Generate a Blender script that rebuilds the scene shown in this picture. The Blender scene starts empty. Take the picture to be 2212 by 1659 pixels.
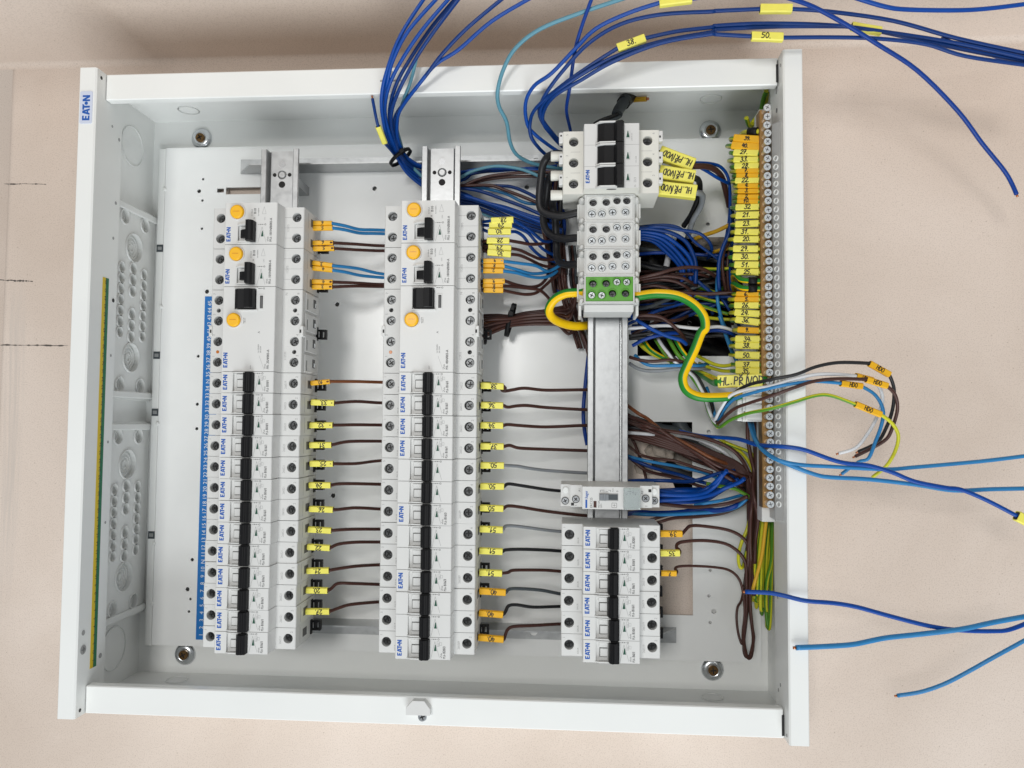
import bpy, bmesh, math, random
from mathutils import Vector, Matrix
from mathutils.geometry import delaunay_2d_cdt
random.seed(7)
SC = bpy.context.scene
COL = SC.collection
# Layout frame, in millimetres: u runs down the wall (the photo's right), v along the wall (the photo's up), w out of the wall.
M3 = Matrix(((0, 1, 0), (0, 0, -1), (-1, 0, 0)))            # (u,v,w) -> world, wall upright
M4 = M3.to_4x4()
def W(u, v, w):
    p = M3 @ Vector((u, v, w)) * 0.001
    return Vector((p.x, p.y, p.z + 1.5))
# ------------------------------------------------------------------ camera, world, lamps, exposure
CAM_P = Vector((263.1871, 180.1879, 744.2487))
CAM_F = 1684.966                                            # focal length for a frame 2212 wide
CAM_R = Matrix(((0.9974131024926268, 0.007721515315440129, -0.07146664380860368), (-0.004209596876474594, 0.9987819741878511, 0.049161441512188576), (0.07175919641530262, -0.04873342014113299, 0.9962307320551688)))
cd = bpy.data.cameras.new('camera')
cam = bpy.data.objects.new('camera', cd)
COL.objects.link(cam)
cd.sensor_fit = 'HORIZONTAL'; cd.sensor_width = 36; cd.lens = 36 * CAM_F / 2212
cd.clip_start = 0.01; cd.clip_end = 50
cam.matrix_world = Matrix.Translation(W(*CAM_P)) @ (M3 @ CAM_R.transposed()).to_4x4()
SC.camera = cam
wd = bpy.data.worlds.new('World'); SC.world = wd; wd.use_nodes = True
wd.node_tree.nodes['Background'].inputs[0].default_value = (0.93, 0.97, 1.0, 1)
wd.node_tree.nodes['Background'].inputs[1].default_value = 0.30
def lamp(name, pos, target, sx, sy, power, color):
    l = bpy.data.lights.new(name, 'AREA'); l.shape = 'RECTANGLE'; l.size = sx; l.size_y = sy; l.energy = power; l.color = color
    o = bpy.data.objects.new(name, l); COL.objects.link(o)
    p, t = W(*pos), W(*target)
    o.matrix_world = Matrix.Translation(p) @ (t - p).to_track_quat('-Z', 'Y').to_matrix().to_4x4()
lamp('ceiling_lamp', (-250, 560, 2600), (200, 200, 0), 0.45, 0.45, 21, (1.0, 0.985, 0.96))
lamp('window_light', (600, -2300, 1450), (300, 250, 0), 2.6, 1.7, 68, (0.93, 0.975, 1.0))
SC.view_settings.view_transform = 'Standard'; SC.view_settings.look = 'None'
SC.view_settings.exposure = 0.05; SC.view_settings.gamma = 1.0
SC.render.engine = 'CYCLES'
SC.cycles.max_bounces = 6; SC.cycles.diffuse_bounces = 4; SC.cycles.use_denoising = True

# ------------------------------------------------------------------ pixel <-> place (only used to read off measurements)
def U(px, py, w):
    d = CAM_R.transposed() @ Vector(((px - 1106) / CAM_F, -(py - 829.5) / CAM_F, -1.0))
    return CAM_P + d * ((w - CAM_P.z) / d.z)
def crop(x0, y0, s):
    return lambda x, y: ((x0 + x / s) / 1.82278, (y0 + y / s) / 1.82278)

# ------------------------------------------------------------------ materials
def S(r, g, b):
    f = lambda c: (c / 255 / 12.92) if c <= 10 else ((c / 255 + 0.055) / 1.055) ** 2.4
    return (f(r), f(g), f(b))
MATS = {}
def mat(name, col, rough=0.5, metal=0.0, bump=0.0, bscale=400.0, vary=0.0, vscale=60.0, spec=0.5, trans=0.0, coat=0.0):
    m = bpy.data.materials.new(name); m.use_nodes = True
    nt = m.node_tree; b = nt.nodes['Principled BSDF']
    b.inputs['Base Color'].default_value = (*col, 1); b.inputs['Roughness'].default_value = rough
    b.inputs['Metallic'].default_value = metal; b.inputs['Specular IOR Level'].default_value = spec
    b.inputs['Transmission Weight'].default_value = trans; b.inputs['Coat Weight'].default_value = coat
    tc = nt.nodes.new('ShaderNodeTexCoord')
    if bump:
        n = nt.nodes.new('ShaderNodeTexNoise'); n.inputs['Scale'].default_value = bscale; n.inputs['Detail'].default_value = 4
        k = nt.nodes.new('ShaderNodeBump'); k.inputs['Strength'].default_value = bump; k.inputs['Distance'].default_value = 0.0006
        nt.links.new(tc.outputs['Object'], n.inputs['Vector']); nt.links.new(n.outputs['Fac'], k.inputs['Height']); nt.links.new(k.outputs['Normal'], b.inputs['Normal'])
    if vary:
        n = nt.nodes.new('ShaderNodeTexNoise'); n.inputs['Scale'].default_value = vscale; n.inputs['Detail'].default_value = 5
        r = nt.nodes.new('ShaderNodeMapRange'); r.inputs['From Min'].default_value = 0.3; r.inputs['From Max'].default_value = 0.7
        r.inputs['To Min'].default_value = 1 - vary; r.inputs['To Max'].default_value = 1 + vary * 0.6
        x = nt.nodes.new('ShaderNodeVectorMath'); x.operation = 'SCALE'; x.inputs[0].default_value = col
        nt.links.new(tc.outputs['Object'], n.inputs['Vector']); nt.links.new(n.outputs['Fac'], r.inputs['Value'])
        nt.links.new(r.outputs[0], x.inputs['Scale']); nt.links.new(x.outputs[0], b.inputs['Base Color'])
        r2 = nt.nodes.new('ShaderNodeMapRange'); r2.inputs['From Min'].default_value = 0.3; r2.inputs['From Max'].default_value = 0.7
        r2.inputs['To Min'].default_value = max(0.05, rough - vary * 0.5); r2.inputs['To Max'].default_value = min(1, rough + vary * 0.5)
        nt.links.new(n.outputs['Fac'], r2.inputs['Value']); nt.links.new(r2.outputs[0], b.inputs['Roughness'])
    MATS[name] = m
    return m
mat('coat', (0.86, 0.87, 0.85), 0.30, bump=0.05, bscale=900, vary=0.03, vscale=9)
mat('plate_coat', (0.89, 0.90, 0.89), 0.2, bump=0.03, bscale=500, vary=0.05, vscale=12)
mat('shell', (0.68, 0.68, 0.665), 0.5, bump=0.05, bscale=1500, vary=0.03, vscale=30)
mat('nose', (0.70, 0.70, 0.685), 0.42, bump=0.04, bscale=1500, vary=0.02, vscale=30)
mat('cream', (0.74, 0.73, 0.67), 0.45)
mat('terminal_grey', (0.66, 0.66, 0.64), 0.5, vary=0.03)
mat('well', (0.10, 0.10, 0.10), 0.6)
mat('black', (0.008, 0.008, 0.009), 0.5, spec=0.22)
mat('black_cable', (0.012, 0.012, 0.014), 0.45)
mat('yellow_button', S(248, 186, 0), 0.4)
mat('orange_lamp', S(196, 110, 20), 0.3)
mat('ink_blue', S(0, 84, 172), 0.5)
mat('ink_grey', (0.12, 0.12, 0.12), 0.6)
mat('ink_faint', (0.36, 0.36, 0.355), 0.6)
mat('ink_green', S(10, 75, 55), 0.5)
mat('pen', (0.012, 0.012, 0.012), 0.5)
mat('steel', (0.66, 0.68, 0.70), 0.24, 1.0)
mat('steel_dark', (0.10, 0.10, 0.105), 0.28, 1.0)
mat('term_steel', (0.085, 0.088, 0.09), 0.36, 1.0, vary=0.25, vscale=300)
mat('zinc', (0.66, 0.69, 0.71), 0.3, 0.4)
mat('slot', (0.03, 0.03, 0.03), 0.5, 0.5)
mat('bronze', S(120, 92, 58), 0.35, 0.8, vary=0.1, vscale=200)
mat('galv', (0.47, 0.48, 0.485), 0.38, 0.9, bump=0.05, bscale=300, vary=0.1, vscale=160)
mat('brass', S(172, 134, 86), 0.42, 0.85, vary=0.12, vscale=120)
mat('copper', S(190, 120, 84), 0.4, 0.9)
mat('green_block', S(88, 158, 48), 0.45, vary=0.04)
mat('blue_tape', S(0, 112, 190), 0.5)
mat('white_ink', (0.82, 0.84, 0.86), 0.5)
mat('tape_yellow', S(222, 190, 20), 0.5)
mat('tape_green', S(0, 110, 70), 0.5)
mat('sticker', S(205, 212, 230), 0.4)
mat('sleeve_yellow', S(240, 231, 100), 0.45, vary=0.05, vscale=150)
mat('sleeve_orange', S(236, 178, 22), 0.45, vary=0.06, vscale=150)
mat('carrier', (0.42, 0.42, 0.41), 0.35)
mat('frost', (0.80, 0.81, 0.79), 0.38, vary=0.04, vscale=40)
mat('clear_cover', (0.90, 0.96, 0.96), 0.08, trans=0.85)
for n, c, r in (('blue', S(0, 68, 154), .4), ('blue_dark', S(0, 52, 120), .4), ('navy', S(0, 56, 140), .4), ('lightblue', S(46, 126, 182), .38), ('teal', S(92, 146, 164), .38), ('brown', S(72, 44, 38), .38),
                ('tan_brown', S(120, 70, 40), .38), ('white', (0.72, 0.73, 0.75), .38), ('gray', S(132, 136, 140), .38), ('slate', S(74, 80, 84), .38),
                ('pe_yellow', S(247, 200, 12), .32), ('pe_green', S(36, 130, 44), .34), ('yg_yellow', S(204, 202, 44), .36), ('yg_green', S(84, 140, 36), .38), ('amber', S(205, 160, 40), .38)):
    mat(n, c, r, vary=0.06, vscale=90, spec=0.35)
def plaster(name, col, pits, smudge=False):
    m = bpy.data.materials.new(name); m.use_nodes = True
    nt = m.node_tree; b = nt.nodes['Principled BSDF']; b.inputs['Roughness'].default_value = 0.9; b.inputs['Specular IOR Level'].default_value = 0.2
    N = nt.nodes.new; L = nt.links.new
    tc = N('ShaderNodeTexCoord')
    big = N('ShaderNodeTexNoise'); big.inputs['Scale'].default_value = 4; big.inputs['Distortion'].default_value = .6; big.inputs['Detail'].default_value = 6
    fine = N('ShaderNodeTexNoise'); fine.inputs['Scale'].default_value = 900; fine.inputs['Detail'].default_value = 2
    vor = N('ShaderNodeTexVoronoi'); vor.inputs['Scale'].default_value = 95; vor.inputs['Randomness'].default_value = 1
    for n in (big, fine, vor): L(tc.outputs['Object'], n.inputs['Vector'])
    r1 = N('ShaderNodeValToRGB'); r1.color_ramp.elements[0].position = 0.35; r1.color_ramp.elements[1].position = 0.68
    r1.color_ramp.elements[0].color = (col[0] * .90, col[1] * .875, col[2] * .85, 1); r1.color_ramp.elements[1].color = (col[0] * 1.05, col[1] * 1.05, col[2] * 1.05, 1)
    L(big.outputs['Fac'], r1.inputs['Fac'])
    r2 = N('ShaderNodeValToRGB'); r2.color_ramp.elements[0].position = 0.34; r2.color_ramp.elements[1].position = 0.5
    r2.color_ramp.elements[0].color = (.86, .85, .84, 1); r2.color_ramp.elements[1].color = (1, 1, 1, 1)
    L(fine.outputs['Fac'], r2.inputs['Fac'])
    r3 = N('ShaderNodeValToRGB'); r3.color_ramp.elements[0].position = 0.03; r3.color_ramp.elements[1].position = 0.075
    r3.color_ramp.elements[0].color = (pits, pits * .97, pits * .93, 1); r3.color_ramp.elements[1].color = (1, 1, 1, 1)
    L(vor.outputs['Distance'], r3.inputs['Fac'])
    a = N('ShaderNodeMix'); a.data_type = 'RGBA'; a.blend_type = 'MULTIPLY'; a.inputs[0].default_value = 1
    c = N('ShaderNodeMix'); c.data_type = 'RGBA'; c.blend_type = 'MULTIPLY'; c.inputs[0].default_value = 1
    L(r1.outputs[0], a.inputs[6]); L(r2.outputs[0], a.inputs[7]); L(a.outputs[2], c.inputs[6]); L(r3.outputs[0], c.inputs[7]); L(c.outputs[2], b.inputs['Base Color'])
    if smudge:                                               # a pencil-grey rubbed streak on the plaster near the enclosure
        sx = N('ShaderNodeSeparateXYZ'); L(tc.outputs['Object'], sx.inputs[0])
        def ramp(src, lo0, lo1, hi0, hi1):
            p = N('ShaderNodeMapRange'); p.inputs['From Min'].default_value = lo0; p.inputs['From Max'].default_value = lo1; L(src, p.inputs['Value'])
            q = N('ShaderNodeMapRange'); q.inputs['From Min'].default_value = hi1; q.inputs['From Max'].default_value = hi0; L(src, q.inputs['Value'])
            t = N('ShaderNodeMath'); t.operation = 'MULTIPLY'; L(p.outputs[0], t.inputs[0]); L(q.outputs[0], t.inputs[1]); return t.outputs[0]
        mp = N('ShaderNodeMapping'); mp.inputs['Scale'].default_value = (420, 14, 420); L(tc.outputs['Object'], mp.inputs[0])
        st = N('ShaderNodeTexNoise'); st.inputs['Scale'].default_value = 1; st.inputs['Detail'].default_value = 4; L(mp.outputs[0], st.inputs['Vector'])
        sr = N('ShaderNodeMapRange'); sr.inputs['From Min'].default_value = 0.35; sr.inputs['From Max'].default_value = 0.75; L(st.outputs['Fac'], sr.inputs['Value'])
        m1 = N('ShaderNodeMath'); m1.operation = 'MULTIPLY'; L(ramp(sx.outputs[0], -.304, -.299, -.288, -.280), m1.inputs[0]); L(ramp(sx.outputs[1], -.06, .10, .27, .33), m1.inputs[1])
        m2 = N('ShaderNodeMath'); m2.operation = 'MULTIPLY'; L(m1.outputs[0], m2.inputs[0]); L(sr.outputs[0], m2.inputs[1])
        e = N('ShaderNodeMix'); e.data_type = 'RGBA'; L(m2.outputs[0], e.inputs[0]); L(c.outputs[2], e.inputs[6]); e.inputs[7].default_value = (.58, .51, .455, 1)
        L(e.outputs[2], b.inputs['Base Color'])
    k = N('ShaderNodeBump'); k.inputs['Strength'].default_value = 0.22; k.inputs['Distance'].default_value = 0.0006
    L(fine.outputs['Fac'], k.inputs['Height']); L(k.outputs['Normal'], b.inputs['Normal'])
    MATS[name] = m
plaster('plaster', (0.725, 0.625, 0.55), 0.74, True)
plaster('rubble', (0.30, 0.27, 0.24), 0.6)
plaster('broken_plaster', (0.50, 0.44, 0.38), 0.7)
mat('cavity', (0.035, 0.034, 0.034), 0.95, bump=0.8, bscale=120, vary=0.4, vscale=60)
mat('pencil', (0.10, 0.085, 0.075), 0.9)
mat('smudge', (0.47, 0.42, 0.37), 0.9)

# ------------------------------------------------------------------ mesh builder
class MB:
    def __init__(s): s.v = []; s.f = []; s.m = []; s.mats = []; s.sm = []
    def mi(s, name):
        if name not in s.mats: s.mats.append(name)
        return s.mats.index(name)
    def add(s, vs, fs, m, smooth=False):
        o = len(s.v); k = s.mi(m)
        s.v += [tuple(v) for v in vs]
        for f in fs: s.f.append(tuple(o + i for i in f)); s.m.append(k); s.sm.append(smooth)
        return s
    def box(s, x0, x1, y0, y1, z0, z1, m, b=0.0):
        if b:
            P = [(x0 + b, y0), (x1 - b, y0), (x1, y0 + b), (x1, y1 - b), (x1 - b, y1), (x0 + b, y1), (x0, y1 - b), (x0, y0 + b)]
            I = [(x0 + 2 * b, y0 + b), (x1 - 2 * b, y0 + b), (x1 - b, y0 + 2 * b), (x1 - b, y1 - 2 * b), (x1 - 2 * b, y1 - b), (x0 + 2 * b, y1 - b), (x0 + b, y1 - 2 * b), (x0 + b, y0 + 2 * b)]
            vs = [(x, y, z0) for x, y in P] + [(x, y, z1 - b) for x, y in P] + [(x, y, z1) for x, y in I]
            fs = [tuple(range(7, -1, -1)), tuple(range(16, 24))]
            for k in (0, 8): fs += [(k + i, k + (i + 1) % 8, k + 8 + (i + 1) % 8, k + 8 + i) for i in range(8)]
            return s.add(vs, fs, m)
        vs = [(x, y, z) for z in (z0, z1) for x, y in ((x0, y0), (x1, y0), (x1, y1), (x0, y1))]
        return s.add(vs, [(3, 2, 1, 0), (4, 5, 6, 7), (0, 1, 5, 4), (1, 2, 6, 5), (2, 3, 7, 6), (3, 0, 4, 7)], m)
    def prism(s, poly, y0, y1, m, ax='y', skip=(), caps=True):
        """poly: counter-clockwise list; ax 'y': points are (x,z) swept along y; 'z': (x,y) along z; 'x': (y,z) along x"""
        mk = {'y': lambda p, t: (p[0], t, p[1]), 'z': lambda p, t: (p[0], p[1], t), 'x': lambda p, t: (t, p[0], p[1])}[ax]
        n = len(poly); vs = [mk(p, y0) for p in poly] + [mk(p, y1) for p in poly]
        fs = [(i, (i + 1) % n, n + (i + 1) % n, n + i) for i in range(n) if i not in skip]
        if caps: fs += [tuple(range(n - 1, -1, -1)), tuple(range(n, 2 * n))]
        if ax == 'y': fs = [f[::-1] for f in fs]
        return s.add(vs, fs, m)
    def lathe(s, prof, m, c=(0, 0, 0), n=20, axis='z', smooth=True, cap=True):
        """prof: (r,z) list from bottom to top"""
        vs = []; fs = []
        for r, z in prof:
            for k in range(n):
                a = 2 * math.pi * k / n; x, y = r * math.cos(a), r * math.sin(a)
                p = {'z': (x, y, z), 'x': (z, x, y), 'y': (y, z, x)}[axis]
                vs.append((c[0] + p[0], c[1] + p[1], c[2] + p[2]))
        for i in range(len(prof) - 1):
            for k in range(n):
                fs.append((i * n + k, i * n + (k + 1) % n, (i + 1) * n + (k + 1) % n, (i + 1) * n + k))
        s.add(vs, fs, m, smooth)
        if cap and prof[-1][0] > 0: s.add(vs[-n:], [tuple(range(n))], m)
        return s
    def plate(s, outer, holes, z0, z1, m, T=None, wm=None, bottom=True, sides=True):
        loops = [outer] + list(holes)
        vs = []; ed = []
        for lp in loops:
            o = len(vs); vs += [Vector(p) for p in lp]; ed += [(o + i, o + (i + 1) % len(lp)) for i in range(len(lp))]
        V, _, F = delaunay_2d_cdt(vs, ed, [], 0, 1e-6)[:3]
        def inside(p, lp):
            c = False; j = len(lp) - 1
            for i in range(len(lp)):
                a, b = lp[i], lp[j]
                if (a[1] > p[1]) != (b[1] > p[1]) and p[0] < (b[0] - a[0]) * (p[1] - a[1]) / (b[1] - a[1]) + a[0]: c = not c
                j = i
            return c
        keep = []
        for f in F:
            c = sum((V[i] for i in f), Vector((0, 0))) / len(f)
            if inside(c, outer) and not any(inside(c, h) for h in holes):
                a, b, d = V[f[0]], V[f[1]], V[f[2]]
                keep.append(f if (b - a).cross(d - a) > 0 else f[::-1])
        tr = T or (lambda p: p)
        s.add([tr((p[0], p[1], z1)) for p in V], keep, m)
        if z1 > z0:
            if bottom: s.add([tr((p[0], p[1], z0)) for p in V], [f[::-1] for f in keep], m)
            for k, lp in enumerate(loops):
                if k == 0 and not sides: continue
                n = len(lp); ar = sum(lp[i][0] * lp[(i + 1) % n][1] - lp[(i + 1) % n][0] * lp[i][1] for i in range(n))
                fs = [(i, (i + 1) % n, n + (i + 1) % n, n + i) for i in range(n)]
                if (ar < 0) == (k == 0): fs = [f[::-1] for f in fs]
                s.add([tr((p[0], p[1], z0)) for p in lp] + [tr((p[0], p[1], z1)) for p in lp], fs, (wm or m) if k else m)
        return s
    def tube(s, pts, r, m, n=8, m2=None, twist=0.0, caps=True, prof=None, seed=0.0, frac=0.5):
        """round tube through mm points; m2: second colour as a stripe that winds slowly; prof: radius factor per point"""
        P = [Vector(p) for p in pts]; K = len(P)
        t = [(P[min(i + 1, K - 1)] - P[max(i - 1, 0)]).normalized() for i in range(K)]
        a = Vector((0, 0, 1)) if abs(t[0].z) < 0.9 else Vector((1, 0, 0))
        nrm = (a - t[0] * a.dot(t[0])).normalized(); vs = []; L = 0
        for i in range(K):
            if i: L += (P[i] - P[i - 1]).length
            nrm = (nrm - t[i] * nrm.dot(t[i])).normalized(); b = t[i].cross(nrm)
            rr = r * (prof[i] if prof else 1)
            for k in range(n):
                an = 2 * math.pi * k / n + twist * L + seed
                vs.append(P[i] + (nrm * math.cos(an) + b * math.sin(an)) * rr)
        for half in ((0, m), (1, m2)) if m2 else ((0, m),):
            fs = []
            for i in range(K - 1):
                for k in range(n):
                    if m2 and (k < n * frac) != (half[0] == 1): continue
                    fs.append((i * n + k, i * n + (k + 1) % n, (i + 1) * n + (k + 1) % n, (i + 1) * n + k))
            o = len(s.v) if half[0] == 0 else o
            if half[0] == 0: s.add(vs, fs, half[1], True)
            else:
                kk = s.mi(half[1])
                for f in fs: s.f.append(tuple(o + q for q in f)); s.m.append(kk); s.sm.append(True)
        if caps:
            s.f.append(tuple(o + k for k in range(n - 1, -1, -1))); s.m.append(s.mi(m)); s.sm.append(False)
            s.f.append(tuple(o + (K - 1) * n + k for k in range(n))); s.m.append(s.mi(m)); s.sm.append(False)
        return s
    def mesh(s, name):
        me = bpy.data.meshes.new(name)
        me.from_pydata([(x * .001, y * .001, z * .001) for x, y, z in s.v], [], s.f)
        for n in s.mats: me.materials.append(MATS[n])
        me.polygons.foreach_set('material_index', s.m); me.polygons.foreach_set('use_smooth', s.sm)
        me.update()
        return me
def put(name, me, parent, loc=(0, 0, 0), rz=0.0, label=None):
    """one part: a mesh object under its thing (or under a part)"""
    o = bpy.data.objects.new(name, me if not isinstance(me, MB) else me.mesh(name)); COL.objects.link(o)
    o.parent = parent; o.location = Vector(loc) * 0.001
    if rz: o.rotation_euler = (0, 0, rz)
    if label: o['label'] = label
    return o
def tag(o, label=None, cat=None, group=None, kind=None):
    for k, x in (('label', label), ('category', cat), ('group', group), ('kind', kind)):
        if x: o[k] = x
    return o
def thing(name, label, cat, uvw, group=None, rz=0.0, me=None):
    o = bpy.data.objects.new(name, me if not isinstance(me, MB) else me.mesh(name)); COL.objects.link(o)
    o.matrix_world = Matrix.Translation(W(*uvw)) @ M4 @ Matrix.Rotation(rz, 4, 'Z')
    return tag(o, label, cat, group)
CACHE = {}
def once(key, fn):
    if key not in CACHE: CACHE[key] = fn()
    return CACHE[key]

# ------------------------------------------------------------------ writing
def glyphs(s):
    def mk():
        cu = bpy.data.curves.new('t', 'FONT'); cu.body = s; cu.size = 1.0; cu.resolution_u = 2
        ob = bpy.data.objects.new('t', cu); me = bpy.data.meshes.new_from_object(ob)
        vs = [(v.co.x, v.co.y) for v in me.vertices]; fs = [tuple(p.vertices) for p in me.polygons]
        bpy.data.meshes.remove(me); bpy.data.objects.remove(ob); bpy.data.curves.remove(cu)
        return vs, fs
    return once(('glyph', s), mk)
def write(mb, s, h, x, y, z, m='ink_grey', d='up', sx=1.0, align=0.0, bold=0.0):
    """printed text of cap height h. d: 'up' reads towards +y (the photo's up), 'right' towards +x, 'turned' towards -x"""
    vs, fs = glyphs(s)
    if not vs: return
    k = h / 0.72; x0 = min(v[0] for v in vs); x1 = max(v[0] for v in vs); wd = (x1 - x0) * k * sx
    out = []
    for a, b in vs:
        a = (a - x0) * k * sx - align * wd; b = b * k
        out.append({'up': (x - b, y + a, z), 'right': (x + a, y + b, z), 'turned': (x - a, y - b, z)}[d])
    mb.add(out, fs, m)
    if bold:
        o2 = [(p[0], p[1] + bold, p[2] + 0.01) if d == 'up' else (p[0] + bold, p[1], p[2] + .01) for p in out]
        mb.add(o2, fs, m)
def logo(mb, h, x, y, z, m='ink_blue', ratio=3.35):
    """the maker's mark in heavy capitals, reading towards +y; (x, y) is the middle"""
    E_ = [(0, 0), (.62, 0), (.62, .22), (.26, .22), (.26, .4), (.56, .4), (.56, .6), (.26, .6), (.26, .78), (.62, .78), (.62, 1), (0, 1)]
    A1 = [(.70, 0), (.96, 0), (1.02, .2), (1.26, .2), (1.32, 0), (1.56, 0), (1.28, 1), (.98, 1)]
    A2 = [(1.08, .4), (1.20, .4), (1.14, .68)]
    T_ = [(1.66, 0), (1.92, 0), (1.92, .76), (2.06, .76), (2.18, 1), (1.40, 1), (1.40, .76), (1.66, .76)]
    O_ = [(2.26 + .23 * math.cos(i * math.pi / 6), .5 + .23 * math.sin(i * math.pi / 6)) for i in range(12)]
    N_ = [(2.52, 0), (2.76, 0), (2.76, .55), (3.06, 0), (3.32, 0), (3.32, 1), (3.08, 1), (3.08, .45), (2.78, 1), (2.52, 1)]
    for i, P in enumerate((E_, A1, T_, O_, N_)):
        t = lambda p: (x - (p[1] - .5) * h, y + (p[0] - 1.66) * h * ratio / 3.32, p[2] + z)
        mb.plate(P, [A2] if i == 1 else [], i * 0.004, i * 0.004, m, T=t)
HAND = {'0': [[(.3, 1), (.08, .75), (.05, .35), (.25, 0), (.5, .2), (.55, .65), (.3, 1)]], '1': [[(.1, .62), (.42, 1), (.36, .5), (.34, 0)]],
        '2': [[(.06, .75), (.25, 1), (.48, .85), (.42, .5), (.1, .08), (.08, .02), (.3, .06), (.6, .02)]], '3': [[(.08, .9), (.35, 1), (.5, .8), (.25, .55), (.5, .4), (.5, .12), (.25, 0), (.03, .12)]],
        '4': [[(.28, 1), (.05, .42), (.3, .42), (.6, .45)], [(.5, .85), (.42, 0)]], '5': [[(.55, .97), (.16, .95), (.12, .55), (.38, .6), (.5, .35), (.35, .05), (.05, .05)]],
        '6': [[(.45, 1), (.15, .65), (.05, .25), (.28, 0), (.5, .2), (.4, .45), (.1, .3)]], '7': [[(.05, .92), (.52, .97), (.3, .5), (.2, 0)], [(.1, .48), (.48, .52)]],
        '8': [[(.45, .85), (.2, 1), (.1, .75), (.45, .4), (.4, .05), (.12, .05), (.12, .35), (.5, .75), (.45, .9)]], '9': [[(.5, .8), (.25, 1), (.08, .7), (.3, .5), (.5, .75), (.48, .4), (.3, 0)]],
        '.': [[(.10, .05), (.14, .08)]], 'H': [[(.08, 1), (.06, 0)], [(.55, 1), (.5, 0)], [(.06, .5), (.54, .54)]], 'L': [[(.1, 1), (.06, .02), (.5, .04)]],
        'P': [[(.1, 1), (.08, 0)], [(.1, .98), (.45, .92), (.45, .55), (.1, .48)]], 'R': [[(.1, .98), (.08, 0)], [(.1, .98), (.45, .92), (.42, .6), (.1, .5), (.52, 0)], [(.12, 1.3), (.28, 1.12), (.45, 1.34)]],
        'I': [[(.27, .98), (.25, .02)], [(.3, 1.16), (.44, 1.36)]], 'V': [[(.05, 1), (.28, .02), (.55, 1)]], 'O': [[(.3, 1), (.05, .7), (.08, .2), (.3, 0), (.55, .3), (.52, .8), (.3, 1)]],
        'D': [[(.1, 1), (.08, 0)], [(.05, .98), (.4, .9), (.56, .5), (.4, .08), (.05, .02)]]}
def smooth_line(P, per=4):
    if len(P) < 3: return [Vector(p) for p in P]
    P = [Vector(p) for p in P]; out = []
    for i in range(len(P) - 1):
        a, b, c, d = P[max(i - 1, 0)], P[i], P[i + 1], P[min(i + 2, len(P) - 1)]
        for k in range(per):
            t = k / per
            out.append(0.5 * ((2 * b) + (c - a) * t + (2 * a - 5 * b + 4 * c - d) * t * t + (3 * b - a - 3 * c + d) * t ** 3))
    out.append(P[-1])
    return out
def hand(mb, s, h, x, y, z, pen=0.5, d=1, m='pen', ratio=1.0):
    """handwriting with a felt pen, centred on (x, y); d=-1 turns it upside down"""
    adv = [0.40 if c in '.I' else 0.68 for c in s]; tot = sum(adv) * h * ratio; cx = -tot / 2; lv = 0
    for c, a in zip(s, adv):
        j = random.uniform(-.05, .05) * h; sl = random.uniform(0, .12)
        for st in HAND.get(c, []):
            L = smooth_line([((p[0] + sl * p[1]) * h * ratio + cx, (p[1] - .5) * h + j) for p in st], 3)
            vs = []
            for i, p in enumerate(L):
                t = (L[min(i + 1, len(L) - 1)] - L[max(i - 1, 0)])
                t = t.normalized() if t.length > 1e-6 else Vector((1, 0)); n = Vector((-t.y, t.x)) * pen / 2
                e = t * (pen / 2.6) * (-1 if i == 0 else 1 if i == len(L) - 1 else 0)
                for q in (p + n + e, p - n + e): vs.append((x + q.x * d, y + q.y * d, z + lv))
            mb.add(vs, [(2 * i, 2 * i + 1, 2 * i + 3, 2 * i + 2) for i in range(len(L) - 1)], m); lv += 0.012
        cx += a * h * ratio
def circ(cx, cy, r, n=16, a0=0): return [(cx + r * math.cos(2 * math.pi * k / n + a0), cy + r * math.sin(2 * math.pi * k / n + a0)) for k in range(n)]
def rect(x0, y0, x1, y1): return [(x0, y0), (x1, y0), (x1, y1), (x0, y1)]
def cross(r, w, a0=0.0):
    P = []
    for k in range(4):
        c, s = math.cos(k * math.pi / 2 + a0), math.sin(k * math.pi / 2 + a0)
        for x, y in ((w, -w), (r, -w), (r, w)): P.append((x * c - y * s, x * s + y * c))
    return P
def screw_mesh(r, m='steel', slot=True, h=1.6):
    def mk():
        b = MB(); n = 18
        b.plate(circ(0, 0, r * .9, n), [cross(r * .62, r * .13)], -h * .8, 0, m, wm='slot', bottom=False, sides=False)
        b.lathe([(r, -h * 1.6), (r, -r * .12), (r * .9, 0)], m, n=n, cap=False)
        b.add([(x, y, -h * .7) for x, y in circ(0, 0, r * .85, 10)], [tuple(range(10))], 'slot')
        return b.mesh('terminal_screw')
    return once(('screw', r, m, h), mk)
# ------------------------------------------------------------------ the wall
VC = 543.5                                                   # the corner with the side wall
b = MB()
cav = [(350, 152), (366, 114), (382, 112), (383, 186), (416, 240), (424, 362), (328, 364), (318, 240), (334, 187)]
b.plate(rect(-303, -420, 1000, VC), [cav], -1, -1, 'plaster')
n = 10; rr = 7                                               # rounded edge where the wall turns back
arc = [(-303 - rr * math.sin(k / n * math.pi / 2), -1 - rr + rr * math.cos(k / n * math.pi / 2)) for k in range(n + 1)]
vs = [(u, v, w) for u, w in arc + [(-310, -90)] for v in (-420, VC)]
b.add(vs, [(2 * i, 2 * i + 1, 2 * i + 3, 2 * i + 2) for i in range(len(arc))], 'plaster', True)
wall = thing('wall', None, None, (0, 0, 0), me=b); wall['kind'] = 'structure'
b = MB()
b.add([(-900, -420, -90), (-310, -420, -90), (-310, 900, -90), (-900, 900, -90)], [(0, 1, 2, 3)], 'plaster')
ledge = thing('recess', None, None, (0, 0, 0), me=b); ledge['kind'] = 'structure'
b = MB()                                                     # side wall, with a plastered round corner
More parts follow.
